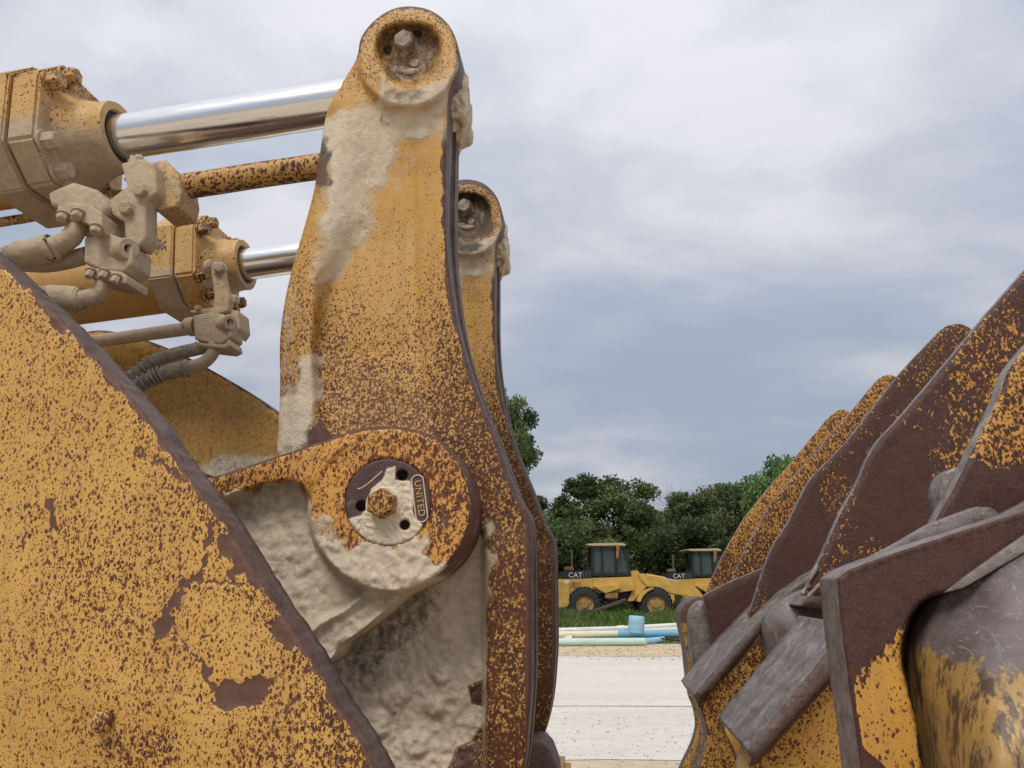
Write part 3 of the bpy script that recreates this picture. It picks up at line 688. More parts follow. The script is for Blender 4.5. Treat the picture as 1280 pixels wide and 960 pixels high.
wear_by_height(gl, lambda co: np.stack([.5+0*co[:, 0], .25+0*co[:, 0],   .15+.7*sst(.02, -.09, (co-np.array(CA(0)))@np.array(UP)), 0*co[:, 0]], -1))
lathe('seal', CA(0), AX, [(-.02, .073), (-.006, .073), (-.004, .060), (-.010, .052), (-.010, .045)], M['blackrubber'], cylp, 48, (0, 0, 0, 0), 40)
lathe('rod', CA(0), AX, [(-.02, RR), (A1.x-A0.x+.15, RR)], M['chrome'], cylp, 64, None, 40)
for a_, b in [(.148, .092), (.092, .148), (-.148, .092), (-.092, .148), (.148, -.092), (.092, -.148), (-.148, -.092), (-.092, -.148)]:
    bolt('bolt', CA(-.108, b, a_), AX, .0245, .038, M['cyl'], cylp, (.9, .2, .3 if b > 0 else .9, 0), True, .4*a_)
# port block under the gland with its flange, elbow and hose
def px(*p): return [P1(*q) for q in p]
def hose_set(dv):
    pass
MUDW = (0, 0, 1.2, 0)
def mudblock(name, pts, v0, v1, parent, wear=MUDW, bevel=.0045): return prism(name, pts, v0, v1, M['cyl'], parent, wear, bevel, 3)
cylp['label'] = 'near tilt cylinder with large muddy flange and thick chrome rod'
cyl2 = copy_tree(cylp, machine); OFF2 = AX*(-.045)+Vector((0, .86, 0)); cyl2.location = OFF2; cyl2['label'] = 'far tilt cylinder, cleaner yellow, behind the near one'
for ch in list(cyl2.children):
    if ch.name.startswith(('flange', 'gland')):
        ch.data = ch.data.copy()
        if ch.name.startswith('gland'): wear_by_height(ch, lambda co: np.stack([.5+0*co[:, 0], .2+0*co[:, 0], .1+.7*sst(-.03, -.10, (co-np.array(CA(0)))@np.array(UP)), 0*co[:, 0]], -1))
        else: wear_by_height(ch, lambda co: np.stack([.45+0*co[:, 0], .55*blob(co[:, 0], co[:, 2], CA(-.24).x, CA(0, -.0).z+.0, .05, .05)+0*co[:, 0], .05+.85*sst(-.03, -.08, (co-np.array(CA(0)))@np.array(UP))*(1-sst(-.19, -.15, (co-np.array(CA(0)))@np.array(AX))), 0*co[:, 0]], -1))
    elif ch.name.startswith('bolt'):
        ch.data = ch.data.copy(); wear_by_height(ch, lambda co: np.tile([1.0, .45, .2, 0], (len(co), 1)))
# fittings on the near cylinder
mudblock('port_boss', [(58, 240), (90, 226), (122, 236), (136, 258), (124, 272), (62, 257)], 1.585, 1.72, cylp, MUDW, .014)
mudblock('hose_flange', [(71, 257), (84, 252), (112, 256), (127, 266), (128, 289), (118, 291), (112, 281), (98, 275), (74, 274)], 1.555, 1.66, cylp)
for q in [(79, 271), (98, 268), (121, 287)]:
    bolt('bolt', P1(q[0], q[1]-2, 1.55), Vector((.15, -.5, -1)), .013, .020, M['cyl'], cylp, MUDW, True)
tube('elbow', px((99, 262, 1.59), (97, 282, 1.585), (88, 297, 1.575), (72, 307, 1.565), (58, 312, 1.56)), .0245, M['cyl'], cylp, MUDW, 20, 6, lump=.002)
tube('ferrule', px((66, 309, 1.56), (62, 311, 1.56), (60, 311, 1.56), (28, 317, 1.55), (22, 318, 1.55)), [.030, .034, .034, .033, .029], M['cyl'], cylp, MUDW, 20, 4, lump=.002)
tube('hose', px((30, 317, 1.55), (8, 322, 1.54), (-40, 345, 1.52), (-80, 380, 1.5)), .027, M['hose'], cylp, MUDW, 18, 5)
mudblock('bracket', [(150, 203), (180, 197), (193, 204), (196, 240), (181, 252), (182, 296), (174, 308), (164, 306), (155, 296), (154, 276), (139, 268), (134, 250), (150, 238), (158, 232)], 1.60, 1.66, cylp, MUDW, .010)
for q in [(160, 262, 1.6), (178, 240, 1.6)]: bolt('bolt', P1(*q), Vector((.1, -1, -.2)), .017, .022, M['cyl'], cylp, MUDW, True, .5)
lump_blob('caked_mud', P1(172, 212, 1.63), (.030, .02, .036), M['cyl'], cylp, MUDW, .55, 1)
mudblock('manifold_block', [(105, 296), (136, 291), (152, 297), (166, 306), (164, 330), (152, 340), (128, 337), (104, 328)], 1.585, 1.67, cylp, MUDW, .007)
lathe('port', P1(156, 313, 1.592), Vector((.85, -.5, -.08)), [(-.03, .029), (.018, .029), (.022, .025), (.022, .012), (.008, .011), (.008, .001)], M['cyl'], cylp, 28, MUDW, 40)
lathe('port_hole', P1(156, 313, 1.592)+Vector((.85, -.5, -.08)).normalized()*.009, Vector((.85, -.5, -.08)), [(0, .0105), (.003, .0105), (.003, .001)], M['hole'], cylp, 20, None, 40)
mudblock('hose_flange', [(106, 333), (128, 336), (150, 339), (159, 344), (158, 354), (146, 355), (128, 350), (110, 346)], 1.57, 1.66, cylp, MUDW, .005)
for q in [(114, 340), (131, 341), (146, 347)]:
    bolt('bolt', P1(q[0], q[1]-1, 1.565), Vector((.1, -.5, -1)), .010, .022, M['cyl'], cylp, MUDW, True)
tube('elbow', px((133, 345, 1.60), (130, 358, 1.595), (120, 369, 1.59), (104, 374, 1.58), (96, 375, 1.58)), .0215, M['cyl'], cylp, MUDW, 20, 6, lump=.002)
tube('ferrule', px((104, 373, 1.58), (99, 374, 1.58), (96, 374, 1.58), (66, 371, 1.57), (60, 370, 1.57)), [.026, .031, .031, .030, .026], M['cyl'], cylp, MUDW, 20, 4, lump=.002)
tube('hose', px((70, 371, 1.57), (40, 372, 1.55), (0, 390, 1.53)), .026, M['hose'], cylp, MUDW, 18, 5)
tube('pipe', px((110, 318, 1.62), (90, 324, 1.62), (60, 329, 1.62), (30, 328, 1.62), (-20, 324, 1.62)), [.021, .023, .024, .024, .024], M['cyl'], cylp, MUDW, 18, 4)
tube('pipe', px((140, 232, 1.80), (60, 266, 1.80), (0, 278, 1.80), (-60, 290, 1.8)), .014, M['rodpaint'], cylp, (.8, .4, .3, .2), 14, 4)
mudblock('pipe_socket', [(190, 202), (206, 199), (222, 214), (226, 240), (222, 258), (194, 263), (186, 250)], 1.64, 1.74, cylp, (.7, .1, .45, 0), .008)
pr = (P1(300, 207, 1.69)-P1(300, 238, 1.69)).length/2*.9
lathe('collar', P1(212, 236, 1.69), (P1(398, 209, 1.69)-P1(225, 234, 1.69)), [(-.02, pr*1.12), (.028, pr*1.12), (.030, pr*.9)], M['rodpaint'], cylp, 28, (.3, 1, 0, .3), 40)
rp = tube('return_pipe', px((215, 235.5, 1.69), (260, 229, 1.69), (330, 218, 1.69), (400, 208, 1.69), (470, 197, 1.69)), pr, M['rodpaint'], cylp, (.9, 0, 0, 0), 28, 10)
def rp_wear(co):
    A_ = np.array(P1(215, 235.5, 1.69)); B_ = np.array(P1(400, 208, 1.69)); d = (B_-A_)/np.linalg.norm(B_-A_); n = np.array([-d[2], 0, d[0]])
    h = (co-A_)@n; return np.stack([.95+0*h, np.maximum(.8*sst(pr*.35, pr*.95, h), .5*sst(-pr*.5, -pr, h)), 0*h, 0*h], -1)
wear_by_height(rp, rp_wear)
# fittings on the far cylinder
F2 = cyl2; copied2 = {c.name for c in cyl2.children}
bk = mudblock('bracket', [(262, 328), (270, 326), (277, 334), (280, 350), (286, 372), (285, 388), (272, 392), (240, 391), (236, 388), (266, 384), (268, 368)], 2.20, 2.235, F2, (.2, .15, .62, 0), .004)
for q in [(275, 336, 2.2), (291, 376, 2.25), (248, 386, 2.2)]: bolt('bolt', P1(*q), Vector((.2, -1, -.1)), .018 if q[0] != 248 else .008, .022, M['cyl'], F2, (.1, 0, .9, 0), True, .5)
lathe('washer_stack', P1(264, 334, 2.22), Vector((.9, -.4, 0)), [(-.01, .026), (.012, .026), (.013, .022), (.02, .022)], M['cyl'], F2, 24, (0, 0, 1, 0))
mudblock('clamp', [(282, 386), (298, 388), (300, 410), (294, 419), (284, 410)], 2.22, 2.30, F2, MUDW, .006)
mudblock('manifold_block', [(241, 394), (262, 390), (278, 392), (289, 400), (288, 420), (276, 430), (262, 428), (243, 424)], 2.18, 2.27, F2, MUDW, .006)
lathe('port', P1(284, 404, 2.185), Vector((.85, -.5, -.05)), [(-.03, .027), (.014, .027), (.018, .023), (.018, .012), (.004, .011), (.004, .001)], M['cyl'], F2, 28, MUDW, 40)
lathe('port_hole', P1(284, 404, 2.185)+Vector((.85, -.5, -.05)).normalized()*.005, Vector((.85, -.5, -.05)), [(0, .010), (.003, .010), (.003, .001)], M['hole'], F2, 20, None, 40)
mudblock('hose_flange', [(242, 426), (262, 430), (280, 430), (286, 424), (288, 432), (280, 436), (262, 434), (246, 432)], 2.17, 2.26, F2, MUDW, .004)
tube('pipe', px((245, 408, 2.22), (236, 409, 2.22), (232, 411, 2.22), (190, 417, 2.22), (140, 424, 2.22), (100, 429, 2.22)), [.032, .032, .023, .022, .022, .022], M['cyl'], F2, (0, 0, .95, 0), 18, 5)
tube('elbow', px((268, 428, 2.20), (266, 441, 2.195), (255, 453, 2.19), (240, 458, 2.18), (232, 460, 2.18)), .0205, M['cyl'], F2, MUDW, 20, 6)
tube('ferrule', px((238, 459, 2.18), (234, 460, 2.18), (231, 460, 2.18), (212, 465, 2.17), (207, 466, 2.17)), [.026, .029, .026, .026, .022], M['hose'], F2, MUDW, 20, 4)
tube('hose', px((212, 465, 2.17), (190, 472, 2.16), (170, 484, 2.15), (140, 510, 2.13)), .021, M['hose'], F2, MUDW, 18, 6)
tube('hose', px((256, 434, 2.22), (225, 441, 2.22), (200, 448, 2.22), (180, 460, 2.21), (160, 475, 2.2), (130, 500, 2.2)), .022, M['hose'], F2, MUDW, 18, 6)
def coil(name, path, r, turns, parent):
    P = [Vector(p) for p in path]; pts = []; n = turns*12
    for i in range(n+1):
        t = i/n*(len(P)-1); k = min(int(t), len(P)-2); f = t-k; c = P[k].lerp(P[k+1], f); a_, s_, n_ = frame_from(P[k+1]-P[k]); ph = 2*math.pi*i/12
        pts.append(c+(s_*math.cos(ph)+n_*math.sin(ph))*r)
    return tube(name, pts, .0035, M['hose'], parent, MUDW, 8, 1)
coil('hose_guard_spring', px((204, 467, 2.168), (190, 472, 2.16), (170, 484, 2.15), (158, 494, 2.14)), .026, 9, F2)
coil('hose_guard_spring', px((196, 450, 2.218), (180, 460, 2.21), (160, 475, 2.2), (150, 483, 2.2)), .026, 8, F2)
for ch in cyl2.children:
    if ch.name not in copied2: ch.data.transform(Matrix.Translation(-OFF2))
# ---- coupler between the arms, below, which carries levers and arms down to the ground
prism('coupler_hook', [(655, 932), (668, 926), (678, 927), (688, 938), (696, 960), (702, 1000), (700, 1120), (560, 1120), (560, 960)], 2.36, 2.52, M['brownedge'], machine, (0, 1, 0, 0), .01)
def cbox(name, u0, u1, v0, v1, z0, z1, mat, parent, wear=(.5, .3, .3, 0), bev=.02):
    bm = bmesh.new(); box(bm, ((u0+u1)/2, (v0+v1)/2, (z0+z1)/2), (u1-u0, v1-v0, z1-z0)); bmesh.ops.bevel(bm, geom=list(bm.edges), offset=bev, segments=2, affect='EDGES'); return bmobj(name, bm, mat, parent, wear)
cbox('coupler_frame', -.75, -.12, 1.36, 2.84, 0.0, 1.02, M['cast'], machine)
cbox('body_shade_box', -4.6, -2.65, 1.38, 2.82, .35, 2.7, M['cast'], machine, (.8, .8, .2, .3))  # unseen stand-in for the loader body, added to darken between the arms
cbox('lower_shade_box', -3.0, -.46, 1.40, 2.80, .25, 1.25, M['cast'], machine, (.8, .8, .3, .3))  # unseen box, added to darken what the rods reflect from below
cbox('upper_shade_box', -3.0, -1.02, 1.37, 2.2, 1.2, 1.88, M['cast'], machine, (.8, .8, .3, .3))  # unseen box, added to block light reaching the far arm
cbox('lift_arm_foot', -.85, -.05, 1.255, 1.33, 0.0, 1.30, M['plate'], machine)

# ------------------------------------------------------------------ the bucket on the right
bucket = empty('loader_bucket', tuple((Matrix.Rotation(-TH, 3, 'Z') @ Vector((.9, 1.7, 0)))), -TH)
BINV = Matrix.Translation((-.9, -1.7, 0))
tag(bucket, 'worn brown and yellow steel bucket with a row of tall fin plates', 'bucket')
bparts = []
def B_(o): o.data.transform(BINV); return o
VPX, VPY = 751, 728
def fin(name, pts, v, th, wearf, step=5, em='edge', bev=(3, .004), mat='fin', rough=.6):
    return B_(relief(name, pts, lambda x, y: v+.0008*fbm(x, y, .02, v, 2), v+th, wearf, step, M[mat], bucket, bev=bev, rough=rough, edge_mat=M[em]))
def finwear(R, patches=(), base=0.0):
    def f(x, y):
        r = R+0*x; g = base+0*x
        for (cx, cy, rx, ry, dr, dg) in patches:
            b = blob(x, y, cx, cy, rx, ry); r = r+dr*b; g = g+dg*b
        return np.stack([r, g, 0*x, 0*x], -1)
    return f
fin('fin_plate', [(880, 760), (880, 760), (888, 727), (924, 658), (944, 630), (995, 571), (1036, 522), (1045, 514), (1055, 512), (1064, 518), (1068, 530), (1064, 545), (1030, 640), (1010, 700), (1000, 760), (1000, 760)], 3.35, .03, finwear(1.12, [(985, 640, 60, 60, -.08, 0), (905, 715, 30, 30, .5, .3)]), 5)
fin('fin_plate', [(905, 770), (905, 770), (917, 720), (947, 659), (967, 626), (1012, 574), (1063, 516), (1098, 474), (1108, 469), (1118, 470), (1126, 476), (1130, 490), (1110, 560), (1060, 680), (1040, 770), (1040, 770)], 2.80, .03, finwear(1.32, [(1100, 490, 20, 20, -.2, 0), (940, 700, 40, 40, .3, .35)]), 5)
fin('fin_plate', [(936, 770), (936, 770), (957, 705), (968, 680), (983, 657), (998, 628), (1013, 600), (1060, 550), (1122, 471), (1177, 412), (1188, 406), (1200, 405), (1212, 410), (1220, 420), (1225, 440), (1190, 560), (1110, 770), (1110, 770)], 2.24, .03, finwear(1.62, [(1160, 450, 60, 40, .05, -.05), (1050, 640, 40, 50, -.1, -.1), (1010, 700, 60, 60, .2, .4), (990, 640, 40, 60, .1, .35), (1110, 560, 120, 120, .1, .06)], .58), 5)
fin('fin_plate', [(1004, 745), (1004, 745), (1022, 707), (1043, 660), (1057, 630), (1067, 614), (1094, 557), (1125, 522), (1163, 478), (1216, 414), (1242, 383), (1280, 340), (1322, 292), (1335, 285), (1352, 284), (1365, 292), (1374, 310), (1340, 500), (1290, 720), (1290, 745), (1290, 745)], 1.69, .032, finwear(1.62, [(1240, 470, 50, 90, -.10, -.10), (1160, 560, 60, 60, -.08, -.08), (1190, 640, 100, 40, .2, .4), (1120, 610, 50, 80, .1, .2), (1130, 520, 60, 90, .1, .12)], .59), 4.5, bev=(4, .006))
fin('fin_plate', [(1155, 682), (1155, 682), (1167, 656), (1197, 601), (1222, 550), (1246, 502), (1259, 467), (1270, 449), (1282, 435), (1330, 380), (1400, 300), (1430, 270), (1500, 260), (1520, 300), (1520, 690), (1520, 690)], 1.14, .034, finwear(1.18, [(1290, 630, 180, 60, .3, .9), (1200, 620, 40, 60, .3, .9)]), 4, bev=(4, .006))
fin('tube_end', [(1201, 583), (1190, 586), (1180, 596), (1175, 610), (1176, 626), (1182, 640), (1200, 650), (1225, 640), (1235, 612), (1225, 590)], 1.30, .05, (0, 1, 0, 0), 6, mat='edge')
# near side plate with the hole the tube comes out of
GP = [(1046, 723), (1046, 723), (1060, 713), (1090, 701), (1125, 689), (1179, 671), (1233, 654), (1285, 637), (1340, 610), (1500, 560), (1500, 560), (1500, 1150), (1500, 1150), (1095, 1150), (1095, 1150), (1078, 985), (1075, 953), (1066, 890), (1057, 824), (1050, 765)]
HOLE = [(1128, 836), (1126, 815), (1129, 795), (1137, 772), (1150, 754), (1165, 745), (1180, 743), (1210, 737), (1285, 693), (1480, 590), (1480, 1140), (1185, 1140), (1161, 1020), (1153, 955), (1146, 905), (1137, 868)]
def g_v(x, y): return 1.02 + .085*area(x, y, HOLE, 2.0) - .004*near(x, y, GP[2:9], 4)*1
def g_wear(x, y):
    G = 1.3*sst(-30, 30, (1250-(x-1046)*.95 - .0*x) - 0*x)*0
    line = np.interp(x, [1040, 1066, 1095, 1130, 1145, 1500], [860, 842, 800, 770, 760, 700])
    G = sst(70, -45, y-line)*1.15; G = np.maximum(G, 1.0*(1-sst(3, 9, segd(x, y, [GP[-1], GP[-2], GP[-3], GP[-4]]))))
    G = np.maximum(G, 1.2*area(x, y, [(1074, 930), (1090, 945), (1100, 952), (1110, 965), (1070, 975)], 4)); G = np.maximum(G, .9*area(x, y, [(1133, 840), (1146, 845), (1150, 880), (1142, 892), (1134, 865)], 3))
    G = np.maximum(G, 1.0*area(x, y, [(1146, 918), (1156, 916), (1162, 945), (1156, 960), (1148, 945)], 3))
    R = .62 + .7*sst(60, 0, y-line); A = 1.1*area(x, y, HOLE, 3)  # alpha paints the recess around the tube dark, deepening its shade
    return np.stack([R, G, 0*x, A], -1)
B_(relief('side_plate', GP, g_v, 1.106, g_wear, 3.6, M['fin'], bucket, bev=(4, .007), rough=.8, edge_mat=M['edge'], edge_rows=3))
TB = [(1181, 743), (1205, 729), (1240, 708), (1280, 684), (1500, 560), (1500, 560), (1500, 1130), (1500, 1130), (1190, 1130), (1168, 1020), (1161, 960), (1157, 915), (1152, 875), (1149, 840), (1150, 815), (1155, 789), (1165, 767), (1173, 754)]
def tb_v(x, y):
    top = ((x-1181)*.57*1 + (y-743))*.869; t = np.clip(top/260, 0, 1); bulge = .03+.16*np.sin(t*math.pi/2)
    dl = segd(x, y, TB[9:]+TB[:1]); q = np.clip(dl/95, 0, 1); return 1.050 - bulge*np.sin(q*math.pi/2)
def tb_wear(x, y):
    line = np.interp(x, [1130, 1160, 1200, 1280, 1500], [800, 815, 830, 845, 860]); return np.stack([0*x, sst(55, -60, y-line), 0*x, 0*x], -1)
B_(relief('torque_tube', TB, tb_v, 1.10, tb_wear, 4, M['scuff'], bucket, bev=(3, .004)))
B_(prism('gusset_plate', [(1181, 741), (1205, 722), (1240, 697), (1282, 668), (1500, 520), (1500, 600), (1282, 690), (1205, 735)], 1.012, 1.019, M['edge'], bucket, (0, 1, 0, 0), .002))
B_(prism('gusset_plate', [(1082, 701), (1120, 681), (1165, 655), (1200, 641), (1222, 633), (1240, 634), (1250, 642), (1240, 660), (1120, 700)], 1.108, 1.135, M['edge'], bucket, (0, 1, 0, 0), .003))
B_(tube('weld_bead', [P1(x, y, 1.112) for x, y in [(1010, 746), (1030, 727), (1046, 719)]], .005, M['edge'], bucket, (0, 1, 0, 0), 10, 8, lump=.004))
B_(tube('weld_bead', [P1(x, y, 1.685) for x, y in [(1003, 742), (1012, 725), (1022, 705)]], .004, M['edge'], bucket, (0, 1, 0, 0), 10, 8, lump=.004))
# wear bars
def rbar(name, pts, v0, v1): return B_(relief(name, pts, v0, v1, (.4, 1.2, 0, 0), 4, M['brownedge'], bucket, smooth_outline=False, bev=(4, .010), rough=1.6, edge_mat=M['edge'], edge_rows=6))
rbar('wear_bar', [(866, 870), (922, 804), (956, 769), (985, 741), (1012, 722), (1040, 705), (1060, 710), (1030, 724), (1000, 738), (967, 766), (945, 797), (896, 853), (873, 879)], 2.10, 2.42)
rbar('wear_bar', [(934, 938), (1024, 826), (1060, 780), (1090, 800), (1036, 848), (943, 951)], 1.50, 1.86)
rbar('wear_bar', [(1000, 758), (1010, 746), (1040, 724), (1060, 730), (1045, 760), (1020, 760)], 1.90, 2.05)
# rounded torque tube sections and shell panels between the bars
def round_v(v, x0, y0, rad, bulge, L):
    def f(x, y):
        t = np.clip(segd(x, y, L)/rad, 0, 1); return v - bulge*np.sin(t*math.pi/2)
    return f
TS = [(1060, 720), (1020, 733), (1003, 738), (985, 746), (971, 756), (961, 769), (956, 786), (958, 808), (962, 832), (985, 860), (1060, 860), (1060, 860)]
B_(relief('torque_tube', TS, round_v(2.04, 0, 0, 70, .10, TS[1:9]), 2.09, lambda x, y: np.stack([0*x, .85-.35*sst(760, 840, y), 0*x, 0*x], -1), 4, M['scuff'], bucket, bev=(3, .004)))
def shell_wear(R, cuts):
    def f(x, y):
        g = 0*x
        for p, r in cuts: g = np.maximum(g, near(x, y, p, r))
        return np.stack([R+.35*sst(30, 0, segd(x, y, cuts[0][0])), g, 0*x, 0*x], -1)
    return f
Y1P = [(872, 878), (884, 862), (949, 791), (949, 791), (956, 812), (964, 832), (1050, 845), (1080, 1150), (1080, 1150), (850, 1150), (850, 1150), (862, 1000), (874, 962), (881, 942), (884, 916), (876, 888)]
B_(relief('shell_panel', Y1P, lambda x, y: 2.12+.0010*(y-870)*.4+.02*np.sin((x-870)*.02), 2.30, shell_wear(1.0, [([(866, 880), (949, 797)], 5), ([(884, 916), (876, 888)], 2)]), 4.5, M['plate'], bucket, bev=(3, .005), edge_mat=M['plate'], edge_wear=(.6, .55, 0, 0)))
Y2P = [(940, 946), (940, 946), (1036, 844), (1060, 815), (1100, 830), (1100, 830), (1130, 1150), (1130, 1150), (940, 1150), (940, 1150), (934, 1000), (932, 970)]
Y3P = [(906, 908), (920, 900), (1000, 840), (1000, 840), (1000, 1150), (1000, 1150), (930, 1150), (930, 1150), (928, 975), (918, 938)]
B_(relief('shell_panel', Y3P, 1.95, 2.02, (.6, .25, 0, .2), 5, M['plate'], bucket, bev=(3, .005), edge_mat=M['brownedge']))
B_(relief('shell_panel', Y2P, lambda x, y: 1.56+.0004*(y-900), 1.70, shell_wear(.72, [([(943, 951), (1036, 848)], 7)]), 4.5, M['plate'], bucket, bev=(3, .005), edge_mat=M['plate'], edge_wear=(.5, .3, 0, 0)))
JP = [(878, 747), (866, 749), (856, 756), (851, 765), (851, 778), (855, 797), (859, 818), (862, 846), (868, 876), (880, 876), (884, 840), (886, 800), (884, 765)]
B_(relief('side_plate', JP, 2.62, 2.80, lambda x, y: np.stack([.95+0*x, 1.2*sst(790, 765, y), 0*x, 0*x], -1), 4, M['plate'], bucket, bev=(3, .004), edge_mat=M['brownedge']))
KP = [(879, 751), (868, 758), (862, 769), (863, 799), (868, 836), (878, 850), (888, 840), (892, 800), (888, 775), (883, 760)]
B_(relief('tube_end', KP, 2.50, 2.60, (0, 1, .15, 0), 4, M['edge'], bucket, bev=(4, .01)))
HP = [(879, 745), (879, 745), (905, 731), (935, 718), (962, 707), (1010, 692), (1010, 692), (1040, 720), (1000, 790), (900, 830), (893, 810), (888, 786), (883, 762)]
B_(relief('side_plate', HP, 2.44, 2.48, (1.1, 1.3, 0, 0), 5, M['fin'], bucket, bev=(3, .005), edge_mat=M['edge']))
LP = [(852, 1150), (852, 1150), (842, 990), (853, 958), (866, 930), (871, 908), (868, 888), (862, 862), (880, 862), (900, 1000), (900, 1150), (900, 1150)]
B_(relief('shell_lip', LP, 2.66, 2.72, (.7, .35, 0, 0), 4, M['plate'], bucket, bev=(3, .004), edge_mat=M['brownedge']))
# floor of the bucket, standing on the ground below the picture
bmf = bmesh.new(); prof = [(.34, 0), (.30, .25), (.38, .60), (.50, .90), (.80, .98), (1.6, 1.0), (2.3, .6), (2.5, 0)]
for va, vb in [(.95, 2.75)]:
    A = [bmf.verts.new((p[0], va, p[1])) for p in prof]; Bv = [bmf.verts.new((p[0], vb, p[1])) for p in prof]
    bmf.faces.new(A); bmf.faces.new(Bv[::-1])
    for i in range(len(A)): bmf.faces.new((A[i], Bv[i], Bv[(i+1) % len(A)], A[(i+1) % len(A)]))
bmesh.ops.recalc_face_normals(bmf, faces=bmf.faces); bmesh.ops.bevel(bmf, geom=list(bmf.edges), offset=.02, segments=2, affect='EDGES')
B_(bmobj('shell', bmf, M['plate'], bucket, (.7, .3, .1, 0)))

# ------------------------------------------------------------------ ground, road, verges
def ground_mat(name, ca, cb, scale, stretch=(1, 1, 1), bumpd=.01, streak=None, rough=.95, c3=None):
    s = NT(name); v = s.map(stretch); a = s.noise(scale, 8, .65, v); b = s.noise(scale*9, 4, .6); c = s.mix(s.step(a, .5, .18), ca, cb)
    c = s.mix(s.math('MULTIPLY', s.step(b, .55, .12), .35), c, tuple(x*.72 for x in cb))
    if c3: c = s.mix(s.step(s.noise(scale*.7, 6, .7, s.map(stretch, loc=(5, 3, 1))), .55, .06), c, c3)
    if streak:
        st = s.noise(1.2, 5, .6, s.map((.05, 2.2, 1))); c = s.mix(s.math('MULTIPLY', s.step(st, .55, .12), streak), c, tuple(x*.70 for x in ca))
        st2 = s.noise(.6, 6, .6, s.map((.08, 1.1, 1), loc=(3, 7, 0))); c = s.mix(s.math('MULTIPLY', s.step(st2, .55, .12), .5), c, tuple(min(.9, x*1.06) for x in ca))
    s.put(s.b.inputs['Base Color'], c); s.b.inputs['Roughness'].default_value = rough; s.b.inputs['Specular IOR Level'].default_value = .2
    s.put(s.b.inputs['Normal'], s.bump(s.math('ADD', a, b), .4, bumpd)); return s.m
def sheet(name, x0, x1, y0, y1, z, mat, nx=1, ny=1, wob=0, hz=0):
    V = []; F = []
    for j in range(ny+1):
        for i in range(nx+1):
            X = x0+(x1-x0)*i/nx; Y = y0+(y1-y0)*j/ny
            if wob and j in (0, ny): Y += wob*mnoise.fractal((X*.5, j*3, 0), .8, 2, 4)
            Z = z + (hz*max(0, mnoise.noise((X*.6, Y*.6, 1))) if 0 < j < ny else 0); V.append((X, Y, Z))
    for j in range(ny):
        for i in range(nx): a = j*(nx+1)+i; F.append((a, a+1, a+nx+2, a+nx+1))
    return tag(mesh(name, V, F, mat, None, True), kind='structure')
sheet('ground', -1500, 1500, -300, 2500, 0, ground_mat('dry_earth', (.40, .31, .20), (.30, .23, .15), .6))
def gy(py): return WG(640, py).y
sheet('yard', -60, 60, -30, gy(948), .003, ground_mat('yard_gravel', (.60, .50, .37), (.48, .39, .28), 1.2), 200, 2, .12)
sheet('road', -90, 90, gy(952), gy(819), .008, ground_mat('pale_concrete', (.68, .635, .565), (.60, .56, .50), .8, (.25, 1, 1), .006, .10), 200, 2, .10)
sheet('road_joint', -90, 90, gy(884.3), gy(883.2), .0115, simple('dark_joint', (.42, .385, .34), .95), 200, 1, .05)
sheet('sand_verge', -90, 90, gy(821), gy(803), .012, ground_mat('sand', (.62, .50, .35), (.52, .41, .27), 1.5, (.5, 1, 1), .01), 300, 2, .35)
sheet('grass_field', -120, 120, gy(805.5), 160, .016, ground_mat('grass_soil', (.10, .13, .035), (.20, .19, .085), .9, (1, 1, 1), .02), 400, 6, .5)
# grass blades
def leafmat(name, dark, light, dry=None):
    s = NT(name); at = s.N.new('ShaderNodeAttribute'); at.attribute_name = 'tint'; c = s.mix(at.outputs['Fac'], dark, light)
    if not dry:
        oi = s.N.new('ShaderNodeObjectInfo'); hs = s.N.new('ShaderNodeHueSaturation'); s.L.new(c, hs.inputs['Color']); s.put(hs.inputs['Hue'], s.math('MULTIPLY_ADD', oi.outputs['Random'], .035, .482)); s.put(hs.inputs['Value'], s.math('MULTIPLY_ADD', oi.outputs['Random'], .70, .80)); hs.inputs['Saturation'].default_value = .92; c = hs.outputs[0]
    if dry:
        st = s.step(at.outputs['Fac'], .86, .03); c = s.mix(st, c, dry)
    s.put(s.b.inputs['Base Color'], c); s.b.inputs['Roughness'].default_value = .6; s.b.inputs['Specular IOR Level'].default_value = .25
    tr = s.N.new('ShaderNodeBsdfTranslucent'); s.put(tr.inputs[0], c); ms = s.N.new('ShaderNodeMixShader'); ms.inputs[0].default_value = .3
    out = s.N['Material Output']; s.L.new(s.b.outputs[0], ms.inputs[1]); s.L.new(tr.outputs[0], ms.inputs[2]); s.L.new(ms.outputs[0], out.inputs[0]); return s.m
def tinted(name, V, F, tint, mat, parent=None, mats=None):
    me = bpy.data.meshes.new(name); V = np.asarray(V, float); F = np.asarray(F, int); nv, nf, k = len(V), len(F), F.shape[1]
    me.vertices.add(nv); me.vertices.foreach_set('co', V.ravel()); me.loops.add(nf*k); me.loops.foreach_set('vertex_index', F.ravel()); me.polygons.add(nf)
    me.polygons.foreach_set('loop_start', np.arange(0, nf*k, k)); me.polygons.foreach_set('loop_total', np.full(nf, k)); me.update(calc_edges=True)
    a = me.attributes.new('tint', 'FLOAT', 'POINT'); a.data.foreach_set('value', np.asarray(tint, float)); return link(name, me, parent, [mat])
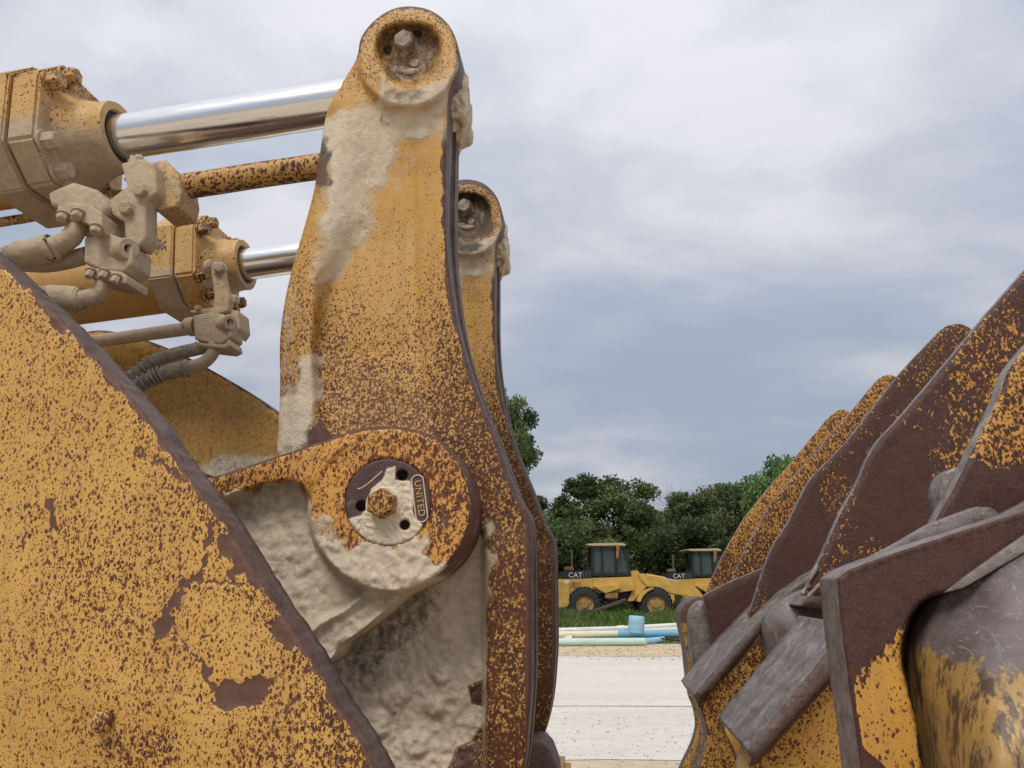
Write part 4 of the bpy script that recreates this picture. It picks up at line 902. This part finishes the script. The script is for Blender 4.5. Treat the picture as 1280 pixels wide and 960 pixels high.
def blades(name, n, x0, x1, y0, y1, h, wd, mat, dens=None, lean=.5):
    X = rng.uniform(x0, x1, n*2); Y = rng.uniform(y0, y1, n*2)
    if dens is not None: k = rng.uniform(0, 1, n*2) < dens(X, Y); X, Y = X[k], Y[k]
    X, Y = X[:n], Y[:n]; n = len(X); H = h*rng.uniform(.4, 1.25, n)*(.65+.7*np.array([abs(mnoise.noise((a*.7, b*.7, 4))) for a, b in zip(X, Y)])*1.6); T = rng.uniform(0, 6.28, n); Wd = wd*rng.uniform(.6, 1.3, n)
    cx, sx = np.cos(T)*Wd, np.sin(T)*Wd; lx, ly = rng.normal(0, lean, n)*H, rng.normal(0, lean, n)*H
    V = np.stack([np.stack([X-cx, Y-sx, 0*X], -1), np.stack([X+cx, Y+sx, 0*X], -1), np.stack([X+lx*.4+cx*.7, Y+ly*.4, H*.6], -1), np.stack([X+lx, Y+ly, H], -1)], 1).reshape(-1, 3)
    i = np.arange(n)*4; F = np.concatenate([np.stack([i, i+1, i+2], -1), np.stack([i, i+2, i+3], -1)]); t = np.repeat(rng.uniform(0, 1, n), 4)
    V[:, 2] += .014
    o = tinted(name, V, F, t, mat); tag(o, kind='stuff'); return o
g1 = blades('grass', 26000, -1, 11, gy(806), gy(797.5), .10, .012, leafmat('short_grass', (.09, .12, .03), (.20, .22, .07), (.42, .36, .19)), lambda x, y: np.clip((y-gy(806))/1.2, .12, 1)*np.array([.35+.9*abs(mnoise.noise((a*.9, b*.9, 2)))*1.6 for a, b in zip(x, y)]))
tag(g1, 'short thin grass growing along the sandy road verge', 'grass')
g2 = blades('weeds', 42000, -1, 16, gy(790.5), gy(772), .42, .016, leafmat('weeds', (.055, .11, .02), (.17, .26, .06), (.28, .27, .12)), None, .35)
tag(g2, 'tall green weeds growing between the pipes and the parked loaders', 'weeds')
g3 = blades('weeds', 16000, -1, 16, gy(783), gy(773), .50, .016, leafmat('tall_weeds', (.045, .10, .02), (.20, .30, .07), (.30, .32, .12)), lambda x, y: np.array([1.0 if mnoise.noise((a*.55, b*.35, 12)) > .22 else .02 for a, b in zip(x, y)]), .25)
tag(g3, 'clumps of taller weeds standing up against the wheels of the parked loaders', 'weeds')

def pebbles(name, n, x0, x1, y0, y1, r0, r1, z, col, label):
    V = []; F = []
    base = [(1, 0, 0), (0, 1, 0), (-1, 0, 0), (0, -1, 0), (0, 0, 1), (0, 0, -.6)]; tri = [(0, 1, 4), (1, 2, 4), (2, 3, 4), (3, 0, 4), (1, 0, 5), (2, 1, 5), (3, 2, 5), (0, 3, 5)]
    X = rng.uniform(x0, x1, n); Y = rng.uniform(y0, y1, n); S = r0*(r1/r0)**(rng.uniform(0, 1, n)**3)
    for i in range(n):
        a_ = rng.uniform(0, 6.28); c, q = math.cos(a_), math.sin(a_); sc = rng.uniform(.6, 1.2, 3)*S[i]; b = len(V)
        for p in base: px_, py_ = p[0]*sc[0], p[1]*sc[1]; V.append((X[i]+px_*c-py_*q, Y[i]+px_*q+py_*c, z+p[2]*sc[2]*.7+S[i]*.2))
        F += [(t[0]+b, t[1]+b, t[2]+b) for t in tri]
    o = mesh(name, V, F, simple(name+'_stone', col, .9, 0, .2, 5), None, False); tag(o, label, 'gravel', None, 'stuff'); return o
pebbles('gravel', 2200, -1, 9, gy(826), gy(803), .008, .05, .012, (.50, .42, .31), 'loose pale gravel scattered along the sandy verge')
pebbles('gravel', 1600, 0, 4, gy(962), gy(885), .004, .018, .008, (.52, .46, .38), 'fine loose gravel scattered on the near half of the road')
# ------------------------------------------------------------------ pipes lying on the verge
def plastic(name, col, dirt=(.45, .38, .27)):
    s = NT(name); a = s.noise(3, 6, .7, s.map((.3, 2, 2))); s.put(s.b.inputs['Base Color'], s.mix(s.math('MULTIPLY', s.step(a, .56, .1), .45), col, dirt)); s.b.inputs['Roughness'].default_value = .5; return s.m
PW, PC, PB, PT, PM, PL = plastic('white_pvc', (.74, .73, .68)), plastic('cream_pvc', (.72, .66, .50)), plastic('blue_pvc', (.17, .42, .60)), plastic('teal_pvc', (.13, .29, .34)), plastic('mint_pvc', (.48, .66, .58)), plastic('light_blue_pvc', (.25, .55, .72))
def pipe(px0, py0, px1, py1, r, mat, label, z0=None, z1=None, bell=False, name='pipe'):
    z0 = r+.016 if z0 is None else z0; z1 = z0 if z1 is None else z1
    a = WG(px0, py0, z0); b = WG(px1, py1, z1); ax = (b-a); L = ax.length; base = empty(name, ((a.x+b.x)/2, (a.y+b.y)/2, (z0+z1)/2)); 
    o = lathe(name, a-base.location, ax, ([(0, r*.8), (0, r*1.18), (.22, r*1.18), (.28, r)] if bell else [(0, r*.85), (0, r)]) + [(L, r), (L, r*.86), (L-.35, r*.86)], mat, None, 20, None, 40)
    o.location = base.location; bpy.data.objects.remove(base)
    ax.normalize(); tag(o, label, 'pipe', 'plastic pipes lying on the verge'); return o
pipe(640, 790.5, 775, 786.5, .085, PW, 'long white plastic pipe at the back of the pile, left half', .30, .30)
pipe(772, 786.5, 900, 779, .085, PW, 'white plastic pipe at the back of the pile, running right behind the blue barrel', .30, .36, True)
pipe(640, 795, 771, 792.5, .095, PC, 'cream plastic pipe butting against the blue pipe', .24, .24)
pipe(795, 790, 900, 784, .08, PC, 'cream plastic pipe between the white and the blue pipes on the right', .22, .26)
pipe(770, 793.5, 905, 791, .115, PB, 'thick blue plastic pipe on the right of the pile', .20, .20, True)
pipe(714, 797, 800, 796.5, .085, PT, 'dull teal plastic pipe lying under the cream one', .12, .12)
pipe(655, 797, 716, 799, .10, PC, 'short cream pipe end nearest the levers', .14, .14)
pipe(640, 803, 806, 802, .095, PM, 'mint green plastic pipe lying nearest the road', None, None)
pipe(806, 801.5, 829, 799.5, .08, PL, 'short light blue pipe stub right of the mint pipe')
pipe(640, 800.5, 735, 801, .05, PW, 'thin white pipe just behind the mint pipe', .07, .07)
pipe(818, 797, 868, 803, .02, M['blackrubber'], 'thin black hose lying across the front of the blue pipe', .16, .03)
br = empty('barrel', WG(795, 790, .22)); tag(br, 'light blue plastic barrel standing on the pipe pile', 'barrel')
br.location = WG(795, 791, .28)
lathe('barrel_body', Vector((0, 0, 0)), Vector((.08, -.05, 1)), [(0, .20), (.02, .215), (.12, .215), (.125, .222), (.14, .222), (.145, .215), (.28, .215), (.285, .222), (.30, .222), (.305, .215), (.40, .215), (.43, .20), (.435, .1)], plastic('barrel_blue', (.27, .52, .68)), br, 32, None, 30)

# ------------------------------------------------------------------ parked loaders in the background
LY = 33.0; LX0, LZ = 4.9, 0
def LP_(px_, py_): p = WP(px_, py_, LY); return (p.x-LX0, p.z)
YL = simple('loader_yellow', (.66, .40, .085), .5, 0, .12, 3); YD = simple('loader_yellow_dark', (.40, .22, .05), .6, 0, .2, 5)
BK = simple('loader_black', (.018, .019, .021), .5, 0, .2, 8); TYM = simple('tyre_rubber', (.035, .036, .037), .9, 0, .25, 20, .01); GREY = simple('loader_grey', (.10, .10, .10), .6, 0, .2, 10)
glass = NT('cab_glass'); glass.b.inputs['Base Color'].default_value = (.08, .11, .11, 1); glass.b.inputs['Roughness'].default_value = .12; glass.b.inputs['Alpha'].default_value = .62; glass = glass.m
RIM = simple('rim_yellow', (.48, .30, .09), .6, 0, .25, 6)
WHT = simple('white_decal', (.75, .75, .74), .5)
def lprism(name, pts, y0, y1, mat, parent, bevel=.02, px_=True):
    q = [LP_(*p) if px_ else p for p in pts]; bm = bmesh.new(); A = [bm.verts.new((p[0], y0, p[1])) for p in q]; B = [bm.verts.new((p[0], y1, p[1])) for p in q]; n = len(A)
    bm.faces.new(A); bm.faces.new(B[::-1])
    for i in range(n): bm.faces.new((A[i], B[i], B[(i+1) % n], A[(i+1) % n]))
    bmesh.ops.recalc_face_normals(bm, faces=bm.faces)
    if bevel: bmesh.ops.bevel(bm, geom=list(bm.edges), offset=bevel, segments=2, affect='EDGES')
    return bmobj(name, bm, mat, parent, None)
def make_loader():
    r = empty('wheel_loader', (LX0, LY+1.2, 0))
    F = -1.2  # near side of the machine (y in its own frame, px measured there)
    lprism('engine_hood', [(690, 724), (742, 722.5), (792, 721), (795, 738), (775, 741), (757, 741), (740, 744), (690, 744)], -.85, .85, YL, r)
    lprism('rear_body', [(688, 727), (712, 727), (712, 757), (706, 760), (690, 760)], -1.05, 1.05, YL, r)
    lprism('fuel_tank', [(742, 733), (776, 731), (775, 736), (757, 742), (748, 737)], -1.15, -.86, YL, r); lprism('step', [(757, 741), (773, 741), (773, 748), (757, 748)], -1.1, -.8, YD, r)
    lprism('chassis', [(700, 742), (800, 742), (800, 752), (700, 756)], -.45, .45, GREY, r)
    hp = lprism('hood_panel', [(703, 714), (741, 712), (741, 722.5), (702, 723.8)], -.86, .84, BK, r)
    c = LP_(720, 719); Mt = Matrix.Translation((c[0], -.885, c[1])) @ Matrix.Rotation(math.pi/2, 4, 'X')
    text_mesh('lettering', 'CAT', .30, .01, WHT, hp, Mt)
    lprism('decal', [(705, 725.5), (712, 725.2), (712, 728.5), (708, 730), (705, 728.6)], -1.064, -1.052, WHT, r, 0)
    gr = lprism('vent_grille', [(715, 727.5), (727, 727.5), (727, 735), (715, 735)], -.87, -.84, YD, r, .01)
    for gx_ in (729, 733, 737): lprism('hood_slat', [(gx_, 713.2), (gx_+1.2, 713.1), (gx_+1.2, 721.5), (gx_, 721.6)], -.885, -.862, GREY, r, 0)
    lprism('side_seam', [(741.5, 724), (742.3, 724), (742.3, 740), (741.5, 740)], -.862, -.851, YD, r, 0)
    lprism('articulation_hoses', [(775, 742), (786, 739), (790, 744), (786, 752), (776, 752)], -.5, -.2, BK, r, .03)
    lprism('ladder', [(760, 748), (772, 748), (772, 750), (760, 750)], -1.12, -.85, BK, r, .01); lprism('ladder', [(761, 754), (772, 754), (772, 756), (761, 756)], -1.12, -.85, BK, r, .01)
    # cab
    cb = lprism('cab_frame', [(740, 720), (740.5, 682), (744, 682), (744, 716), (787, 715), (779, 683), (783, 683), (791.5, 720)], -.78, -.68, BK, r, .01)
    lprism('cab_frame', [(740, 720), (740.5, 682), (744, 682), (744, 716), (787, 715), (779, 683), (783, 683), (791.5, 720)], .58, .68, BK, r, .01)
    for a_ in ((752, 755), (769, 773)): lprism('cab_pillar', [(a_[0], 683), (a_[1], 683), (a_[1]+1, 716), (a_[0]+1, 716)], -.79, -.69, BK, r, .01)
    lprism('window_glass', [(742, 683), (781, 683), (790, 717), (742, 717)], -.74, -.72, glass, r, 0)
    lprism('window_glass', [(742, 683), (781, 683), (790, 717), (742, 717)], .62, .64, glass, r, 0)
    lprism('seat', [(752, 705), (756, 695), (759, 695), (760, 708), (769, 710), (769, 718), (752, 718)], -.25, .25, BK, r, .03)
    lprism('cab_roof', [(732, 680.5), (736, 679), (778, 678.2), (783, 679.5), (783.5, 682), (740, 682.2)], -.95, .85, simple('roof_cream', (.60, .47, .27), .6), r)
    lprism('mirror', [(769, 681), (775, 681), (775, 684), (773, 698), (771, 698), (771, 685)], -1.1, -1.0, YD, r, .01)
    lprism('exhaust_pipe', [(716.2, 685), (718.6, 687), (718.8, 713), (716, 713)], -.1, .02, GREY, r, .02)
    lprism('air_cleaner', [(707, 708), (719, 707), (720, 713), (708, 713)], -.3, .2, simple('rusty_part', (.24, .12, .06), .8), r, .04)
    lprism('handrail', [(733, 711), (733, 709), (741, 709), (741, 711)], -.85, -.80, BK, r, .005)
    # front frame, arm, cylinder
    lprism('loader_frame', [(788, 716), (792, 717), (795, 713), (800, 712.5), (803, 718), (808, 727), (812, 733), (800, 745), (795, 752), (787, 752), (793, 738), (794, 730)], -.65, .65, YL, r)
    arm_ = [(800, 717), (806, 716.5), (815, 719), (838, 724.5), (858, 728), (872, 733), (886, 748), (888, 762), (882, 763), (876, 752), (862, 745), (845, 743), (826, 736), (812, 733), (804, 726)]
    lprism('lift_arm', arm_, -.72, -.58, YL, r); lprism('lift_arm', arm_, .58, .72, YL, r)
    lprism('fender', [(797, 752), (801, 743), (808, 737), (817, 734), (818, 736), (810, 740), (804, 746), (801, 753)], -1.15, -.66, YL, r)
    a1 = Vector((LP_(812, 719)[0], -.4, LP_(812, 719)[1])); a2 = Vector((LP_(836, 723.5)[0], -.4, LP_(836, 723.5)[1]))
    lathe('tilt_cylinder', a1, a2-a1, [(0, .08), ((a2-a1).length, .08)], YL, r, 16, None); lathe('cylinder_rod', a2, a2-a1, [(0, .04), (.5, .04)], simple('rod_steel', (.6, .6, .6), .3, .8), r, 12, None)
    # wheels
    for wx in (731.5, 821):
        X = LP_(wx, 757)[0]
        for sy in (-1, 1):
            c = Vector((X, sy*.82, .70)); ax = Vector((0, sy, 0))
            t = lathe('tyre', c, ax, [(-.25, .36), (-.25, .60), (-.21, .66), (-.10, .69), (.10, .69), (.21, .66), (.25, .60), (.25, .40), (.20, .365), (.0, .36)], TYM, r, 48, None, 50)
            bm = bmesh.new()
            for k in range(24):
                for sd_ in (-1, 1):
                    th = 2*math.pi*(k+.25*sd_)/24; R3 = Matrix.Rotation(-th, 3, 'Y') @ Matrix.Rotation(.5*sd_, 3, 'X')
                    box(bm, c+Matrix.Rotation(-th, 3, 'Y') @ Vector((.70, sd_*.12, 0)), (.06, .26, .07), Matrix.Rotation(-th, 3, 'Y') @ Matrix.Rotation(.5*sd_, 3, 'X'))
            tr = bmobj('tread', bm, TYM, t, None, False); tag(tr, kind='stuff')
            lathe('rim', c, ax, [(.05, .12), (.10, .30), (.19, .37), (.215, .385), (.22, .37), (.13, .30), (.13, .17), (.19, .15), (.20, .02)], RIM, t, 32, None, 30)
    # bucket at the front, low in the weeds
    lprism('bucket', [(882, 752), (886, 745), (888, 760), (896, 768), (910, 771), (912, 775), (888, 775), (880, 766)], -1.2, 1.2, YD, r)
    return r
ld = make_loader(); tag(ld, 'small yellow wheel loader parked left in the weeds, its whole cab in view', 'wheel loader', 'small wheel loaders parked beyond the road')
ld2 = copy_tree(ld); X2 = (876-757)/931*38.0; ld2.location = (LX0*38.5/33 + X2 - .0, 38.5+1.2, 0)
tag(ld2, 'small yellow wheel loader half hidden behind the bucket fins', 'wheel loader', 'small wheel loaders parked beyond the road')
# rusty beam leaning across in front of the left loader
bb = [WP(690, 763, 30.5), WP(745, 762, 30.5), WP(783, 748.5, 30.5), WP(782, 752, 30.5), WP(745, 765, 30.5), WP(712, 771, 30.5), WP(690, 776, 30.5)]
bm = bmesh.new(); cb_ = Vector((bb[0].x, 30.5, 0)); A = [bm.verts.new(p-cb_) for p in bb]; Bq = [bm.verts.new(p-cb_+Vector((0, .5, 0))) for p in bb]; n = len(A)
bm.faces.new(A); bm.faces.new(Bq[::-1])
for i in range(n): bm.faces.new((A[i], Bq[i], Bq[(i+1) % n], A[(i+1) % n]))
bmesh.ops.recalc_face_normals(bm, faces=bm.faces)
bo = bmobj('ramp', bm, simple('rusty_ramp', (.10, .065, .05), .8, 0, .25, 6, .01), None, None); bo.location = cb_
tag(bo, 'dark rusty steel ramp leaning in the weeds before the left loader', 'ramp')
bs = lathe('ramp_leg', Vector((.5, .25, 0)), Vector((0, 0, 1)), [(0, .06), (WP(710, 770, 30.5).z, .06)], GREY, bo, 8, None)
ty = lathe('old_tyre', Vector((0, 0, .12)), Vector((0, 0, 1)), [(-.12, .25), (-.12, .38), (-.06, .46), (.06, .46), (.12, .38), (.12, .25), (0, .22)], TYM, None, 24, None, 60); ty.location = (WG(744, 782).x, 28.2, 0.016)
tag(ty, 'old black tyre lying in the weeds', 'tyre')

# ------------------------------------------------------------------ trees
LF = [leafmat('leaves_dark', (.024, .046, .015), (.110, .165, .050)), leafmat('leaves_mid', (.040, .075, .020), (.18, .26, .07)), leafmat('leaves_olive', (.065, .085, .03), (.19, .22, .085))]
BARK = simple('bark', (.11, .085, .065), .9, 0, .25, 8, .02)
def crown(seed, h, rad, nclump, nleaf, mat, leaf=.17, low=.12, gap=.0):
    r = np.random.default_rng(seed); V = []; Ts = []; C0 = []
    for i in range(nclump):
        t = r.uniform(low, 1)**.85; z = h*t; env = rad*math.sqrt(max(.02, 1-((t-.50)/.56)**2)); a_ = r.uniform(0, 6.28); d = env*math.sqrt(r.uniform(.05, 1))
        C0.append((d*math.cos(a_), d*math.sin(a_), z-.3, r.uniform(.45, 1.05)*rad*.30, r.uniform(0, 1)))
    per = nleaf//nclump
    for (x, y, z, cr_, tn) in C0:
        n = int(per*(cr_/(rad*.22))**1.5); dvec = r.normal(0, 1, (n, 3)); dvec /= np.linalg.norm(dvec, axis=1)[:, None]; rr_ = cr_*r.uniform(.35, 1.12, n)[:, None]
        P = np.array([x, y, z])+dvec*rr_*np.array([1.15, 1.15, .75]); s = leaf*r.uniform(.5, 1.2, n)[:, None]
        t1 = r.normal(0, 1, (n, 3)); t1 /= np.linalg.norm(t1, axis=1)[:, None]; t2 = np.cross(t1, r.normal(0, 1, (n, 3))); t2 /= np.linalg.norm(t2, axis=1)[:, None]
        q = np.stack([P-t1*s, P+t2*s*.5, P+t1*s, P-t2*s*.5], 1); V.append(q.reshape(-1, 3)); Ts.append(np.repeat(np.clip(tn*.65+r.uniform(-.1, .4, n), 0, 1), 4))
    V = np.concatenate(V); T = np.concatenate(Ts); V[:, 2] = np.maximum(V[:, 2], .1); F = np.arange(len(V)).reshape(-1, 4)
    o = tinted('crown', V, F, T, mat); return o, C0
def trunk(seed, h, C0, r0=.2):
    r = np.random.default_rng(seed+50); bm = bmesh.new()
    def limb(p, q, ra, rb, n=5, wob=.15):
        prev = None
        for i in range(n+1):
            t = i/n; c = p.lerp(q, t)+Vector(r.normal(0, wob, 3).tolist())*t*(1-t)*3; R = ra*(1-t)+rb*t
            ring = [bm.verts.new(c+Vector((math.cos(k*1.0472)*R, math.sin(k*1.0472)*R, 0))) for k in range(6)]
            if prev:
                for k in range(6): bm.faces.new((prev[k], prev[(k+1) % 6], ring[(k+1) % 6], ring[k]))
            prev = ring
    top = Vector((r.normal(0, .3), r.normal(0, .3), h*.72)); limb(Vector((0, 0, 0)), top, r0, r0*.3, 8)
    for (x, y, z, cr_, tn) in C0[:14]:
        s = Vector((0, 0, 0)).lerp(top, min(.9, max(.25, (z/h)*.75))); limb(s, Vector((x, y, z)), r0*.35, .02, 5)
    return bmobj('trunk', bm, BARK, None, None)
variants = []
for i, (h, rd, nc, nl, m, lf) in enumerate([(8.6, 3.2, 46, 15000, LF[0], .15), (8.2, 3.6, 52, 15000, LF[1], .15), (7.2, 3.4, 44, 13000, LF[2], .14), (9.6, 2.4, 34, 9000, LF[0], .14), (6.0, 3.6, 46, 13000, LF[0], .15), (9.0, 2.3, 30, 9000, LF[1], .11)]):
    cr_, C0 = crown(100+i, h, rd, nc, nl, m, lf, {3: .25, 5: .62}.get(i, .10)); tr_ = trunk(i, h, C0); variants.append((cr_.data, tr_.data, float(np.percentile([v.co.z for v in cr_.data.vertices], 99.7)))); bpy.data.objects.remove(cr_); bpy.data.objects.remove(tr_)
kinds = {0: ('tall dark green broadleaf tree', 0), 1: ('mid green rounded tree', 1), 2: ('pale olive green tree', 2), 3: ('slim dark tree with an open pointed top', 3), 4: ('low dense dark tree', 4)}
def tree(var, px_, top_py, Y, label, rz=None, sxy=1.0, group='trees along the far edge of the field'):
    h = variants[var][2]; p = WP(px_, top_py, Y); s = p.z/(h*1.0); o = empty('tree', (p.x, Y, 0), random.uniform(0, 6.28) if rz is None else rz); o.scale = (s*sxy, s*sxy, s)
    for nm, md_ in (('crown', variants[var][0]), ('trunk', variants[var][1])): q = bpy.data.objects.new(nm, md_); C.objects.link(q); q.parent = o
    tag(o, label, 'tree', group); return o
tree(4, 655, 645, 46, 'low dense dark tree half hidden behind the levers, at the left end of the row')
tree(0, 690, 622, 50, 'dark green tree at the left of the row beside the brown levers')
tree(3, 726, 596, 49, 'slim dark tree with a pointed top, left of the feathery one')
tree(1, 765, 600, 50, 'feathery mid green tree, tallest and widest left of the gap', None, 1.0)
tree(2, 742, 650, 46, 'small pale olive tree right above the left cab', None, .8)
tree(1, 790, 628, 48, 'mid green rounded tree just right of the left cab', None, .8)
tree(0, 825, 634, 55, 'dark tree in the dip between the two tree groups')
tree(4, 812, 655, 50, 'low dark bushy tree above the loader arm')
tree(0, 868, 616, 50, 'dark green tree with a rounded top behind the exhaust of the right loader')
tree(2, 893, 610, 49, 'greyish olive tree right of the bare branches', None, .85)
tree(4, 860, 650, 45, 'low dark tree overhanging the right loader engine')
tree(0, 925, 606, 51, 'dark green tree rising beside the leftmost fin plate')
tree(1, 958, 592, 52, 'mid green tree half hidden by the leftmost fin plate')
tree(1, 985, 573, 44, 'fresh green treetop peeking out over the leftmost fin plate', None, .7)
tree(0, 1030, 600, 52, 'dark green tree behind the fin plates', None, 1.1)
tree(4, 1110, 600, 52, 'low dark tree behind the wider fin plates'); tree(0, 1180, 600, 54, 'dark green tree at the right end behind the side plate')
tree(1, 590, 600, 54, 'mid green tree behind the far lever'); tree(0, 520, 596, 54, 'dark green tree behind the near lever'); tree(4, 440, 600, 52, 'low dark tree behind the link arm')
# taller, nearer tree whose side shows past the far lever
nt_ = tree(5, 634, 484, 30, 'leafy bright green tree, its edge showing just right of the far lever', .9, .62, None)
# bare branches
def bare():
    r = np.random.default_rng(4); bm = bmesh.new()
    def br_(p, d, L, R, lev):
        q = p+d*L; ax = d.orthogonal().normalized(); bx = d.cross(ax)
        A = [bm.verts.new(p+(ax*math.cos(k*2.094)+bx*math.sin(k*2.094))*R) for k in range(3)]; B = [bm.verts.new(q+(ax*math.cos(k*2.094)+bx*math.sin(k*2.094))*R*.7) for k in range(3)]
        for k in range(3): bm.faces.new((A[k], A[(k+1) % 3], B[(k+1) % 3], B[k]))
        if lev == 0: return
        for _ in range(3 if lev > 1 else 2):
            nd = (d+Vector(r.normal(0, .38, 3).tolist())+Vector((0, 0, .12))).normalized(); br_(q, nd, L*r.uniform(.6, .85), R*.66, lev-1)
    br_(Vector((0, 0, 0)), Vector((0, 0, 1)), 3.4, .12, 6); return bmobj('branches', bm, simple('grey_bark', (.22, .20, .18), .9), None, None)
bt = bare(); bt.name = 'bare_tree'; pb = WP(848, 600, 53); zmax = max(v.co.z for v in bt.data.vertices); bt.location = (pb.x, 53, 0); s_ = pb.z/zmax; bt.scale = (s_,)*3
tag(bt, 'leafless grey tree sticking up above the dip in the treeline', 'tree', 'trees along the far edge of the field')
# the wood behind: one dark mass
def wood():
    r = np.random.default_rng(9); n = 60000; X = r.uniform(-60, 75, n); Y = r.uniform(56, 62, n); top = 5.2+np.array([mnoise.fractal((x*.12, 1, 0), .8, 2, 4) for x in X])*1.3; Z = top*r.uniform(0, 1, n)**.8
    P = np.stack([X, Y, Z], -1); s = .32*r.uniform(.6, 1.2, n)[:, None]; t1 = r.normal(0, 1, (n, 3)); t1 /= np.linalg.norm(t1, axis=1)[:, None]; t2 = np.cross(t1, r.normal(0, 1, (n, 3))); t2 /= np.linalg.norm(t2, axis=1)[:, None]
    V = np.stack([P-t1*s, P+t2*s*.6, P+t1*s, P-t2*s*.6], 1).reshape(-1, 3); V[:, 2] = np.maximum(V[:, 2], 0)
    return tinted('woods', V, np.arange(len(V)).reshape(-1, 4), np.repeat(r.uniform(0, .7, n), 4), LF[0])
tag(wood(), 'dark wood that fills the background behind the single trees', 'woods', None, 'stuff')
